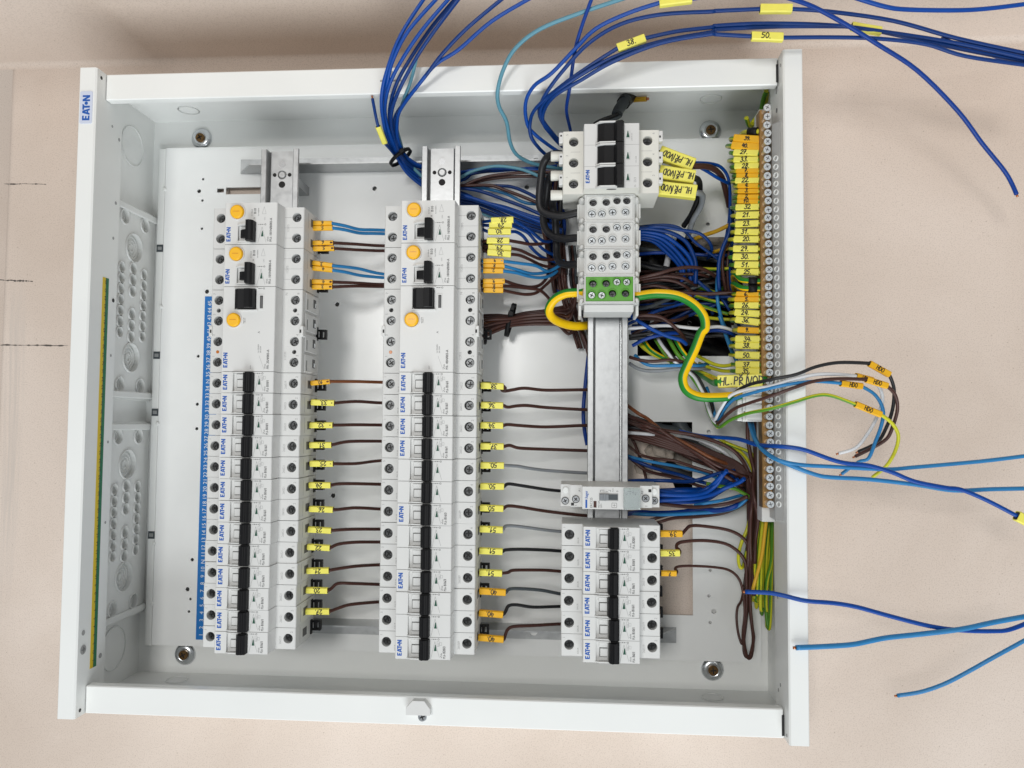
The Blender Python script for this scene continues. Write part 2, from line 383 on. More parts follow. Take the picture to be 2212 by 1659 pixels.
arc = [(VC - 6 + 6 * math.sin(k / 6 * math.pi / 2), 5 - 6 * math.cos(k / 6 * math.pi / 2)) for k in range(7)]
pts = arc + [(VC + 1.2, 420)]
vs = [(u, v, w) for v, w in pts for u in (-330, 1000)]
b.add(vs, [(2 * i, 2 * i + 1, 2 * i + 3, 2 * i + 2) for i in range(len(pts) - 1)], 'plaster', True)
side = thing('side_wall', None, None, (0, 0, 0), me=b); side['kind'] = 'structure'
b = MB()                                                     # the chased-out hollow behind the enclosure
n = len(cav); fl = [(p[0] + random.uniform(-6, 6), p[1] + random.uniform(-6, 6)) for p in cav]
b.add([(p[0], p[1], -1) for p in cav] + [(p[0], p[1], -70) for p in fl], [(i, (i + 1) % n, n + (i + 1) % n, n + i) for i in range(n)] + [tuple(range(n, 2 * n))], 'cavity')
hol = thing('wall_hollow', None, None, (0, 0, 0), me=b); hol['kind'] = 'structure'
def mark(pts, wd, m, nm):
    b = MB(); L = smooth_line(pts, 4); vs = []
    for i, p in enumerate(L):
        t = (L[min(i + 1, len(L) - 1)] - L[max(i - 1, 0)]).normalized(); q = Vector((-t.y, t.x)) * wd * (.15 + .85 * random.random() ** 1.5) / 2 * (1 - .6 * abs(2 * i / (len(L) - 1) - 1) ** 4)
        vs += [(p.x + q.x, p.y + q.y, -.9), (p.x - q.x, p.y - q.y, -.9)]
    b.add(vs, [(2 * i, 2 * i + 1, 2 * i + 3, 2 * i + 2) for i in range(len(L) - 1)], m)
    o = put(nm, b, wall)
for a, c, y0, y1, wd in ((-6, 70, 604, 608, 2.6), (-6, 146, 745, 746, 2.2), (8, 98, 397, 397, 2.0)):
    P = [U(a + (c - a) * k / 8, y0 + (y1 - y0) * k / 8 + random.uniform(-.8, .8), 0).to_2d() for k in range(9)]
    mark(P, wd, 'pencil', 'pencil_line')

# ------------------------------------------------------------------ the enclosure
uL, uR, vB, vT = -153.9, 448.5, -66.0, 479.8
D, DT = 119.8, 106.0
enc = thing('enclosure', 'open white steel distribution board mounted on the plastered wall', 'electrical cabinet', (0, 0, 0))
def openings(g): return [rect(316 - g, 4 - g, 378.5 + g, 181.5 + g), rect(328 - g, 243 - g, 415 + g, 355 + g), rect(-83 - g, 404 - g, -76 + g, 411 + g - 3), rect(-74 - g, 402 - g, -18 + g, 409 + g)]
b = MB()
b.plate(rect(uL + .6, vB + .6, uR - .6, vT - .6), openings(1.5), 0, 1.2, 'coat')
put('back_panel', b, enc)
HOLES = [(-97.5, 417.6, 1.3), (-101.3, 405.7, 2.0), (-97.6, 396.3, 1.3), (-97.4, 368.2, 1.3), (-90.5, 305.7, 2.2), (-97.6, 242.1, 1.5), (-97.2, 195.2, 1.6), (-97, 171.4, 1.6), (-98, 45.1, 1.7), (-98.7, 7.6, 1.3), (-101.8, 16.8, 2.1), (-99.8, -4.3, 1.3),
         (74.8, 405.8, 2.3), (223, 405, 2.3), (39.4, 108.6, 2.2), (39.9, 292.6, 2.2), (393.6, 367.4, 1.8), (393.6, 172.5, 1.8), (388.3, 108.5, 2.3), (394.3, 45.3, 1.4), (397.4, 8.1, 2.2), (394, -2, 1.4), (376.2, 274.1, 1.8), (393, 22, 1.4), (90, 405.8, .1)][:-1]
b = MB()
hl = openings(0) + [circ(u, v, r, 12) for u, v, r in HOLES]
b.plate(rect(-136, -37, 440, 449.5), hl, 6.5, 8, 'plate_coat')
b.box(-143.5, -136.6, -38, 449, 2, 7.6, 'coat', .4)
plate_o = put('mounting_plate', b, enc)
hole_m = MB().lathe([(2.1, 7.4), (2.1, 8.15), (1.75, 8.3)], 'coat', n=12, cap=False)
for v in (408, 291, 176, 60, 2): put('rivet', once('rivet', lambda: MB().lathe([(2.0, 7.4), (1.9, 8.6), (1.2, 9.1)], 'coat', n=12).mesh('rivet')), plate_o, (-136.4, v, 0))
for v in (349, 243, 187, 68):
    put('plate_slot', once('slotm', lambda: MB().box(-3.3, 3.3, -3.6, 3.6, 0, .2, 'slate').box(-2, 2, -1.6, 1.6, .2, .5, 'galv').mesh('plate_slot')), plate_o, (-139.8, v, 7.7))
T = 1.4
put('side_panel', MB().box(uL, uL + T, vB, vT, 0, D - 3.2, 'coat'), enc)
put('side_panel', MB().box(uR - T, uR, vB, vT, 0, D - 3.2, 'coat'), enc)
put('side_panel', MB().box(uL + T, uR - T, vT - T, vT - .2, 0, DT - 1.2, 'coat'), enc)
put('side_panel', MB().box(uL + T, uR - T, vB + .2, vB + T, 0, DT - 1.2, 'coat'), enc)
def side_flange(u0, u1, inner):
    b = MB()
    if inner > 0: P = [(u0, D - 3), (u0, D - .7), (u0 + .7, D), (u1 - 1.2, D), (u1, D - 1.2), (u1, 80), (u1 - 1.2, 80), (u1 - 1.2, D - 3)]
    else: P = [(u0, D - 1.2), (u0 + 1.2, D), (u1 - .7, D), (u1, D - .7), (u1, D - 3), (u0 + 1.2, D - 3), (u0 + 1.2, 80), (u0, 80)]
    P = P[::-1]
    n = len(P); vs = [(p[0], vB, p[1]) for p in P] + [(p[0], vT, p[1]) for p in P]
    b.add(vs, [(i, (i + 1) % n, n + (i + 1) % n, n + i) for i in range(n)], 'coat')
    for v in (vB, vT - 1.2): b.box(u0 + .5, u1 - 1.25 if inner > 0 else u1 - .5, v + .1, v + 1.1, 80, D - .9, 'coat') if inner > 0 else b.box(u0 + 1.25, u1 - .5, v + .1, v + 1.1, 80, D - .9, 'coat')
    return put('front_flange', b, enc)
FL = side_flange(uL - .3, -139, 1); FR = side_flange(433.6, uR + .3, -1)
def end_flange(v0, v1):
    b = MB(); P = [(v0, DT - 8), (v1, DT - 8), (v1, DT - .8), (v1 - .8, DT), (v0 + .8, DT), (v0, DT - .8)]
    b.prism(P, -138.4, 432.4, 'coat', ax='x')
    return put('front_flange', b, enc)
TF = end_flange(457, vT); BF = end_flange(vB, -43.2)
b = MB(); b.box(-138.9, -137.2, 459, 478, DT - 1, DT + .6, 'slot'); put('corner_slot', MB().box(431.6, 433.4, 459, 474, DT - 1, DT + .3, 'slot'), TF); put('corner_slot', MB().box(431.6, 433.4, -64, -48, DT - 1, DT + .3, 'slot'), BF)
put('punched_hole', MB().lathe([(2.6, DT), (2.6, DT + .08)], 'ink_faint', c=(112, 474.5, 0), n=16), TF)
put('punched_slot', MB().box(103, 121.5, 467.4, 469, DT, DT + .08, 'ink_faint'), TF)
# holes and earth mark on the flange returns
def ret(nm, v, w, r, m='slot', o=FL, u=-138.9):
    put(nm, MB().lathe([(r, 0), (r, .15)], m, c=(u, v, w), n=14, axis='x') if u < 0 else MB().lathe([(r, -.15), (r, 0)], m, c=(u, v, w), n=14, axis='x'), o)
for v, w, r, m in ((473.5, 113, 1.5, 'slot'), (438, 95, 1.2, 'ink_faint'), (430, 84, 1.5, 'ink_faint'), (372, 86, 1.5, 'ink_faint'), (340, 88, 1.3, 'ink_faint'), (285, 85, 1.8, 'slot'), (236, 86, 1.2, 'ink_faint'), (160, 86, 1.2, 'ink_faint'), (90, 86, 1.2, 'ink_faint'), (2, 112, 2.2, 'ink_faint'), (-24, 87, 2.2, 'ink_faint'), (-61, 113, 1.5, 'slot')):
    ret('flange_hole', v, w, r, m)
b = MB().lathe([(3.9, 0), (3.9, .2)], 'ink_faint', c=(-138.9, -12, 111.5), n=18, axis='x')
for dw, hl_ in ((0, 2.6), (-1.2, 1.7), (-2.2, .8)): b.box(-138.65, -138.6, -12 - hl_, -12 + hl_, 111.3 + dw, 111.7 + dw, 'pen')
b.box(-138.65, -138.6, -12.2, -11.8, 111.5, 114, 'pen')
put('earth_mark', b, FL)
for v, w, r in ((455, 100, 3), (425, 92, 4), (438, 100, 2), (470, 113, 1.4), (-61, 113, 1.4), (40, 90, 1.5), (-28, 96, 1.5), (-34, 90, 1.5)): ret('flange_hole', v, w, r, 'ink_faint' if r < 2 or r == 3 else 'steel_dark', FR, 433.5)
# maker's badge on the left flange
bd = put('badge', MB().prism([(-151.6, 431), (-142.6, 431), (-141.6, 432), (-141.6, 458), (-142.6, 459), (-151.6, 459), (-152.6, 458), (-152.6, 432)], D, D + .5, 'sticker', ax='z'), enc)
b = MB(); logo(b, 6.6, -147.0, 444.6, D + .56, ratio=3.3); put('lettering', b, bd)
# numbered earth strip on the flange return, reading towards the photo's top
def on_return(fn):
    b = MB(); fn(b); b.v = [(-138.95 + z, y, 96.5 - x) for x, y, z in b.v]; return b
def strip_numbers(fn, seq, v0, v1, h, m, z, x):
    for i, s_ in enumerate(seq): write(fn, s_, h, x, v0 + (v1 - v0) * i / (len(seq) - 1), z, m, 'up', align=.5)
def ys(b):
    b.box(-5.0, -.6, -31, 303, 0, .15, 'tape_yellow'); b.box(-.6, 4.0, -31, 303, 0, .15, 'tape_green')
es = put('number_strip', on_return(ys), FL)
seq = [str(i) for i in range(1, 46)]; seq.insert(1, 'O'); seq.insert(-1, 'O')
put('lettering', on_return(lambda b: strip_numbers(b, seq, -25, 299, 3.2, 'pen', .2, 1.2)), es)
bs = put('number_strip', MB().box(-92.2, -78, -30.6, 300.9, 8.02, 8.25, 'blue_tape'), plate_o)
seq = [str(i) for i in range(1, 11)] + ['N'] + [str(i) for i in range(11, 35)] + ['N'] + [str(i) for i in range(35, 46)]
b = MB(); strip_numbers(b, seq, -26, 294, 4.0, 'white_ink', 8.3, -85.2); put('lettering', b, bs)
# knock-outs pressed in the top, bottom and side walls
def ring_x(r, cv, cw, u, h=1.0, wd=.9): return MB().lathe([(r, 0), (r, h), (r - wd, h), (r - wd, 0)], 'coat', c=(u, cv, cw), n=28, axis='x', cap=False)
put('knockout', ring_x(19, 440, 40, uL + T), enc); put('knockout', ring_x(20, -30, 45, uL + T), enc)
def ring_y(r, cu, cw, v, h): return MB().lathe([(r, min(0, h)), (r, max(0, h)), (r - .9, max(0, h)), (r - .9, min(0, h))], 'coat', c=(cu, v, cw), n=28, axis='y', cap=False)
for cu, cw in ((-103, 30), (393, 30)): put('knockout', ring_y(10, cu, cw, vT - T, -.8), enc); put('knockout', ring_y(10, cu, cw - 8, vB + T, .8), enc)
# gland plates with membranes in the left wall
def gland(vc):
    u0 = uL + T
    H = [(sg * 52, 40, 13.2) for sg in (1, -1)] + [(sg * 78, w, 6.6) for sg in (1, -1) for w in (57, 23)]
    H += [(-30 + i * 10, 60, 4.7) for i in range(7)] + [(-30 + i * 10, 22, 4.7) for i in range(7)] + [((-30 + i * 10) * 1.08, 41, 5.2) for i in range(7) if i != 3]
    b = MB(); b.box(u0, u0 + 1.0, vc - 92, vc + 92, 3, 75, 'frost')
    b.plate(rect(-92, 3, 92, 75), [circ(v, w, r, 22) for v, w, r in H], 1.0, 5.0, 'frost', T=lambda p: (u0 + p[2], vc + p[0], p[1]), bottom=False)
    for v, w, r in H: b.lathe([(r + 1.1, 5.0), (r + .9, 6.2), (r, 6.2), (r, 5.0)], 'frost', c=(u0, vc + v, w), n=22, axis='x', cap=False)
    g = put('gland_plate', b, enc)
    for v, w, r in H:
        def mk():
            b = MB(); b.lathe([(r, 0), (r, .3)], 'frost', n=20, axis='x')
            for q in ((.8, .55, .3) if r > 10 else (.6,)): b.lathe([(r * q, .3), (r * q, 1.5), (r * q - .6, 1.5), (r * q - .6, .3)], 'frost', n=20, axis='x', cap=False)
            return b.mesh('membrane')
        put('membrane', once(('memb', r), mk), g, (u0 + 1.1, vc + v, w))
    for v in (-87, 87): put('gland_rib', MB().box(u0 + 5, u0 + 8, vc + v - 3, vc + v + 3, 5, 73, 'frost', .8), g)
gland(290); gland(86)

# turn lock on the bottom flange
lk = put('lock_knob', MB().plate([(134.2, -55.5), (153.8, -55.5), (153.8, -50.5), (149, -44.3), (139.5, -44.3), (134.2, -50.5)], [], DT, DT + 7, 'nose'), BF)
put('lock_screw', screw_mesh(3.7), BF, (146.5, -59.0, DT + 1.2), .35)
# mounting screws with cup washers: things of their own
def wall_screw(u, v, lab, r=10.3):
    t = thing('mounting_screw', lab, 'screw', (u, v, 1.2), 'screws fixing the enclosure to the wall', rz=random.random())
    put('washer', once('washer', lambda: MB().lathe([(10.3, 0), (10.3, 1.2), (9.4, 2.6), (6.2, 4.2), (5.2, 3.8)], 'steel', n=32).mesh('washer')), t)
    put('screw_head', once('whead', lambda: screw_mesh(4.6, 'bronze', h=1.4)), t, (0, 0, 5.4))
wall_screw(-103.0, 460.5, 'brown cross-head screw in a round steel washer, in the corner nearest the maker\'s badge')
wall_screw(-105.5, -46.5, 'brown cross-head screw in a steel washer, in the corner below the blue number strip')
wall_screw(397.2, 458.6, 'brown cross-head screw in a steel washer, beside the top of the brass bar')
wall_screw(397.0, -46.0, 'brown cross-head screw in a steel washer, below the hanging loop of brown wire')
# support brackets and rails
def bracket(v, lab, sgn):
    t = thing('support_bracket', lab, 'bracket', (0, v, 8))
    b = MB(); b.plate(rect(-59, -7, 363, 7), [circ(232, 0, 4, 14), circ(-46, 0, 2.5, 12), circ(340, 1, 4.5, 14)], 0, 1.5, 'galv')
    y0, y1 = (-7, -5.6) if sgn > 0 else (5.6, 7)
    b.prism([(-59, 1.5), (363, 1.5), (345, 26), (-40, 26)], y0, y1, 'galv', ax='y')
    put('channel', b, t)
    put('key_tab', MB().lathe([(5.2, 1.5), (5.2, 2.2)], 'galv', c=(221, 1.5, 0), n=22), t)
bracket(429, 'galvanised steel support bracket running behind the upper ends of the rails', 1)
bracket(-14, 'galvanised steel support bracket showing between the lower ends of the breaker rows', -1)
def rail(u, v0, v1, lab):
    t = thing('din_rail', lab, 'mounting rail', (u, v0, 0), 'mounting rails')
    L = v1 - v0; b = MB()
    P = [(-17.5, 58.8), (-16.6, 59.4), (-13.2, 59.4), (-13.2, 50.6), (13.2, 50.6), (13.2, 59.4), (16.6, 59.4), (17.5, 58.8), (17.5, 60.2), (17.0, 60.6), (12.8, 60.6), (12.2, 60.0), (12.2, 51.6), (11.0, 51.6), (11.0, 53.4), (10.4, 54), (-10.4, 54), (-11.0, 53.4), (-11.0, 51.6), (-12.2, 51.6), (-12.2, 60.0), (-12.8, 60.6), (-17.0, 60.6), (-17.5, 60.2)]  # floor-edge notches added for their shade, standing in for dark reflections in the bends
    n = len(P); hl = [(rect(-2.4, L - 14.5, 2.4, L - 9.5)), circ(0, L - 31, 3.1, 14), circ(-7, L - 22, 1.8, 10), circ(7, L - 22, 1.8, 10)]
    b.prism(P[::-1], 0, L, 'galv', ax='y')
    for q in hl[1:]:
        cx = sum(p[0] for p in q) / len(q); cy = sum(p[1] for p in q) / len(q); r_ = abs(q[0][0] - cx)
        b.lathe([(r_, 54.0), (r_, 54.12)], 'cavity', c=(cx, cy, 0), n=14)
    b.lathe([(3.0, 54.0), (3.0, 54.1)], 'steel', c=(0, L - 12, 0), n=14)
    put('rail_profile', b, t)
    put('rail_screw', MB().lathe([(4.2, 54), (4.0, 54.5), (2.5, 54.9)], 'galv', c=(0, L - 22, 0), n=14), t)
    put('rail_support', MB().box(-10, 10, 2, 10, 8.2, 52.8, 'galv').box(-10, 10, L - 28, L - 20, 8.2, 52.8, 'galv'), t)
rail(0, -14, 427.6, 'galvanised rail carrying the row of breakers beside the blue number strip')
rail(148.5, -14, 427.6, 'galvanised rail carrying the middle row of breakers')
rail(297.6, -14, 425, 'galvanised rail between the green terminal block and the relay')

# ------------------------------------------------------------------ breakers
RW = 60.8                                                    # where a device's base sits on the rail
def hole_wells(b, pts, r, z, m, depth=7.0):
    for x, y in pts:
        b.lathe([(r, z - depth), (r, z)], m, c=(x, y, 0), n=18, cap=False)
        b.add([(px, py, z - depth) for px, py in circ(x, y, r, 18)], [tuple(range(18))], 'well')
SH, NZ = 44.7, 60.4
def body(half, xs, ys, r=4.0, sm='shell', nm='nose', nx=22.2, pocket=None, extra=(), snz=None, xl=-32.9, xr=33.4):
    b = MB(); w = half
    P = [(-39.4, 0), (39.6, 0), (39.6, SH - .6), (39.0, SH), (nx + .6, SH), (nx, NZ - .5), (nx - .5, NZ), (-nx + .5, NZ), (-nx, NZ - .5), (-nx - .4, SH), (-38.8, SH), (-39.4, SH - .6)]
    n = len(P)
    b.prism(P, -w, w, sm, ax='y', skip=(3, 5, 6, 7, 4, 8, 9))
    b.prism(P, -w, w, nm, ax='y', skip=(0, 1, 2, 3, 6, 9, 10, 11), caps=False)
    b.plate(rect(nx + .6, -w, 39.0, w), [circ(xr, y, r, 18) for y in ys] + [circ(x, y, q, 12) for x, y, q in extra if x > 0], SH, SH, sm)
    b.plate(rect(-38.8, -w, -nx - .4, w), [circ(xl, y, r, 18) for y in ys] + [circ(x, y, q, 12) for x, y, q in extra if x < 0], SH, SH, sm)
    hole_wells(b, [(xr, y) for y in ys] + [(xl, y) for y in ys], r, SH, sm)
    for x, y, q in extra:
        b.lathe([(q, SH - 5), (q, SH)], sm, c=(x, y, 0), n=12, cap=False); b.add([(px, py, SH - 5) for px, py in circ(x, y, q, 12)], [tuple(range(12))], 'well')
    b.plate(rect(-nx + .5, -w, nx - .5, w), pocket or [], NZ, NZ, nm)
    for lp in pocket or []:
        n = len(lp); b.add([(p[0], p[1], NZ - 2.4) for p in lp] + [(p[0], p[1], NZ) for p in lp], [(i, (i + 1) % n, n + (i + 1) % n, n + i)[::-1] for i in range(n)] + [tuple(range(n))], nm)
    for y in ys:                                             # wire mouths and moulded grooves on the end face
        b.box(39.6, 39.68, y - 3.4, y + 3.4, 17, 27, 'well'); b.box(39.6, 39.66, y - 6.5, y + 6.5, 33.4, 34.0, 'ink_faint')
    return b
def clip_mesh():
    b = MB()
    b.box(39.7, 47, -4.4, -2.6, -2, 2.2, 'black', .3).box(39.7, 47, 2.6, 4.4, -2, 2.2, 'black', .3).box(45.2, 47, -2.6, 2.6, -2, 2.2, 'black').box(41, 43.4, -4.2, 4.2, -1, 2.6, 'black').box(39.7, 40.6, -6, 6, 4, 8, 'black')
    return b.mesh('rail_clip')
def handle_mcb():
    b = MB(); P = [(-2.6, NZ - 2), (-2.6, NZ + 1.5), (-1.6, NZ + 5.2), (0.4, NZ + 7.0), (1.6, NZ + 6.2), (4.2, NZ + 6.2), (5.6, NZ + 5.0), (6.0, NZ - .2), (6.0, NZ - 2)]
    b.prism(P[::-1], -7.7, 7.7, 'black', ax='y')
    b.prism([(-1.0, NZ - 2), (-1.0, NZ + 3.4), (4.8, NZ + 3.4), (4.8, NZ - 2)][::-1], -8.45, 8.45, 'black', ax='y')
    b.box(2.0, 3.0, -7.4, 7.4, NZ + 6.1, NZ + 6.9, 'black')
    return b.mesh('switch_lever')
def window_mcb():
    b = MB(); b.box(-9.2, -2.8, -4.3, 2.5, NZ - 2.3, NZ - 1.9, 'ink_grey')
    b.box(-8.7, -2.8, -3.9, 2.1, NZ - 2.2, NZ - .8, 'nose', .2)
    b.box(-9.6, -2.8, 2.9, 6.6, NZ - 2.3, NZ - .9, 'nose', .3); b.box(-9.6, -2.8, -7.2, -4.6, NZ - 2.3, NZ - .9, 'nose', .3)
    return b.mesh('indicator_window')
def ridges(y0, y1, x0, x1):
    b = MB()
    for y, s_ in ((y0, 1), (y1, -1)): b.prism([(x0, NZ), (x1, NZ), (x1 - .3, NZ + 2.2), (x0 + 3.2, NZ + 1.9)][::-1], min(y, y + s_ * .9), max(y, y + s_ * .9), 'nose', ax='y')
    return b
def tri(b, x, y, h, l, z): b.add([(x - h, y, z), (x + h, y - l * .32, z), (x + h, y + l * .32, z)], [(0, 1, 2)], 'ink_green')
def triangle_mark(b, x, y, z, m='ink_green', w=2.3, l=4.8): b.add([(x - w / 2, y - l / 2, z), (x + w / 2, y - l / 2, z), (x + .25, y + l / 2, z), (x - .25, y + l / 2, z)], [(0, 1, 2, 3)], m)
def seg(b, x0, y0, x1, y1, t, z, m='ink_faint'):
    d = Vector((x1 - x0, y1 - y0)).normalized(); n = Vector((-d.y, d.x)) * t / 2
    b.add([(x0 + n.x, y0 + n.y, z), (x0 - n.x, y0 - n.y, z), (x1 - n.x, y1 - n.y, z), (x1 + n.x, y1 + n.y, z)], [(0, 1, 2, 3)], m)
def arrows(b, x, y, z, L=5.5):
    seg(b, x, y, x + L, y, .22, z, 'ink_grey')
    for k in (.35, .62): b.add([(x + L * k, y - .5, z + .01), (x + L * k + .9, y, z + .01), (x + L * k, y + .5, z + .01)], [(0, 1, 2)], 'ink_grey')
    b.lathe([(.75, z), (.75, z + .01)], 'ink_grey', c=(x + L + .8, y, 0), n=10); b.lathe([(.45, z + .02), (.45, z + .03)], 'nose', c=(x + L + .8, y, 0), n=10)
def print_mcb(rate, code, pole='2', maker=True, full=True, in1='1'):
    b = MB(); z = NZ + .05
    triangle_mark(b, 10.2, .5, z); seg(b, 13.6, -7.2, 9.8, 5.6, .25, z); seg(b, 6.6, -8.2, 9.8, 5.6, .25, z)
    arrows(b, 6.5, 7.3, z)
    if full:
        write(b, 'PL6-', 2.0, 18.3, -7.6, z, 'ink_grey', sx=.72, bold=.08); write(b, rate, 2.2, 18.3, -3.6, z, 'ink_grey', sx=.78, bold=.2)
        write(b, 'xPole', 1.5, 15.6, -7.4, z, 'ink_grey', sx=.85)
        for x, y, w_, h_ in ((11.6, 1.6, 1.8, 4.2), (13.7, 2.6, 1.6, 2.2)):
            for a in ((x, y, x + w_, y), (x, y + h_, x + w_, y + h_), (x, y, x, y + h_), (x + w_, y, x + w_, y + h_)): seg(b, *a, .2, z)
        write(b, '6000', .9, 13.1, 2.0, z, 'ink_faint')
    z = SH + .05
    write(b, pole, 2.2, 37.2, 4.6, z, 'ink_faint'); write(b, in1, 2.0, -36.2, 5.6, z, 'ink_faint')
    if code: write(b, code, 2.0, 27.6, -4.6, z, 'ink_faint', sx=.8)
    write(b, 'BAUR', 1.4, -25.2, -6.8, z, 'ink_faint')
    return b
def nudge(t):
    t.matrix_world = t.matrix_world @ Matrix.Translation((random.uniform(-.0003, .0003), 0, random.uniform(-.0005, .0002))) @ Matrix.Rotation(random.uniform(-.004, .004), 4, 'Z')
def mcb_parts(t, y, rate, code, pole='2', maker=True, full=True, in1='1', clip=True, yb=True, bodykey='mcb'):
    k = ('p', rate, code, pole, full, in1)
    if maker: nudge(t)
    if yb: put('housing', once('mcb_body', lambda: body(8.62, 0, [0], pocket=[rect(-12.1, -7.5, -2.4, 7.5)]).mesh('housing')), t, (0, y, 0))
    put('switch_lever', once('mcb_lev', handle_mcb), t, (random.uniform(-.3, .3), y + random.uniform(-.15, .15), random.uniform(-.35, .2)))
    w_ = put('indicator_window', once('mcb_win', window_mcb), t, (0, y, 0))
    put('switch_guard', once('mcb_rdg', lambda: ridges(-8.4, 8.4, -13.0, .6).mesh('switch_guard')), t, (0, y, 0))
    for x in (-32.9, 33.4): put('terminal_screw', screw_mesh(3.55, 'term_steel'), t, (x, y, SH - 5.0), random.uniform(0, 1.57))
    if maker: put('maker_mark', once('mk', lambda: (lambda b: (logo(b, 3.7, -18.6, 0, NZ + .05), b)[1])(MB()).mesh('maker_mark')), t, (0, y, 0))
    put('printing', once(k, lambda: print_mcb(rate, code, pole, maker, full, in1).mesh('printing')), t, (0, y, 0))
    if clip: put('rail_clip', once('clip', clip_mesh), t, (0, y, 0))
PITCH = 17.6
ORD = ['topmost', 'second', 'third', 'fourth', 'fifth', 'sixth', 'seventh', 'eighth', 'ninth', 'tenth', 'eleventh', 'twelfth', 'thirteenth', 'fourteenth', 'fifteenth', 'sixteenth', 'seventeenth', 'eighteenth', 'nineteenth', 'twentieth']
G1 = 'single-pole breakers'
col1 = [('foot', 'B16/1'), ('27', 'B16/1'), ('20', 'B16/1'), ('21', 'B16/1'), ('22', 'B16/1'), ('23', 'B16/1'), ('26', 'B16/1'), ('24', 'B16/1'), ('25', 'B16/1'), ('31', 'B16/1'), ('32', 'B10/1'), ('33', 'B10/1'), ('10', 'B10/1')]
for i, (n_, rt) in enumerate(col1):
    lab = ('white breaker without a tagged wire at the foot of the row beside the blue strip' if n_ == 'foot' else
           f'white breaker, {ORD[i]} from the foot of the row beside the blue strip, feeding wire {n_}')
    t = thing('circuit_breaker', lab, 'circuit breaker', (0, i * PITCH, RW), G1)
    mcb_parts(t, 0, rt, '266521' if i < 12 else '266519')
U2 = 148.5
col2 = [('37', 9), ('34', 10), ('36', 11), ('38', 12)]
for n_, i in col2:
    t = thing('circuit_breaker', f'white single-pole breaker, {ORD[12 - i]} below the wide switch in the middle row, by tag {n_}', 'circuit breaker', (U2, i * PITCH, RW), G1)
    mcb_parts(t, 0, 'B16/1', '266521')
for n_, i0, rt in (('40', 0, 'B20/3'), ('51', 3, 'B16/3'), ('50', 6, 'B16/3')):
    t = thing('three_pole_breaker', {'40': 'three-pole breaker at the foot of the middle row, its wires tagged 40', '51': 'middle one of three three-pole breakers, its wires tagged 51', '50': 'uppermost three-pole breaker of the middle row, its wires tagged 50'}[n_], 'circuit breaker', (U2, (i0 + 1) * PITCH, RW), 'three-pole breakers')
    for k in range(3):
        mcb_parts(t, (k - 1) * PITCH, rt, '266589' if k == 0 else None, pole=str(2 + 2 * k), maker=(k == 0), full=(k == 0), in1=str(1 + 2 * k), clip=(k != 1))
U3, V3 = 297.6, 1.4
for i, (rt, lab) in enumerate((('B6/1', 'white breaker marked B6 at the very foot of the short row of six'), ('B10/1', 'white breaker marked B10, second from the foot of the short row of six'),
                               ('B16/1', 'white breaker marked B16, the only one in the short row of six'), ('B6/1', 'white breaker marked B6 with the thin dark wire tagged 7 at its terminal'),
                               ('B10/1', 'white breaker marked B10 with the brown wire tagged 35 at its terminal'), ('B20/1', 'white breaker marked B20/1 with the brown wire tagged 39, top of the short row'))):
    t = thing('circuit_breaker', lab, 'circuit breaker', (U3, V3 + i * PITCH, RW), G1)
    mcb_parts(t, 0, rt, '266522' if i == 5 else '266519')
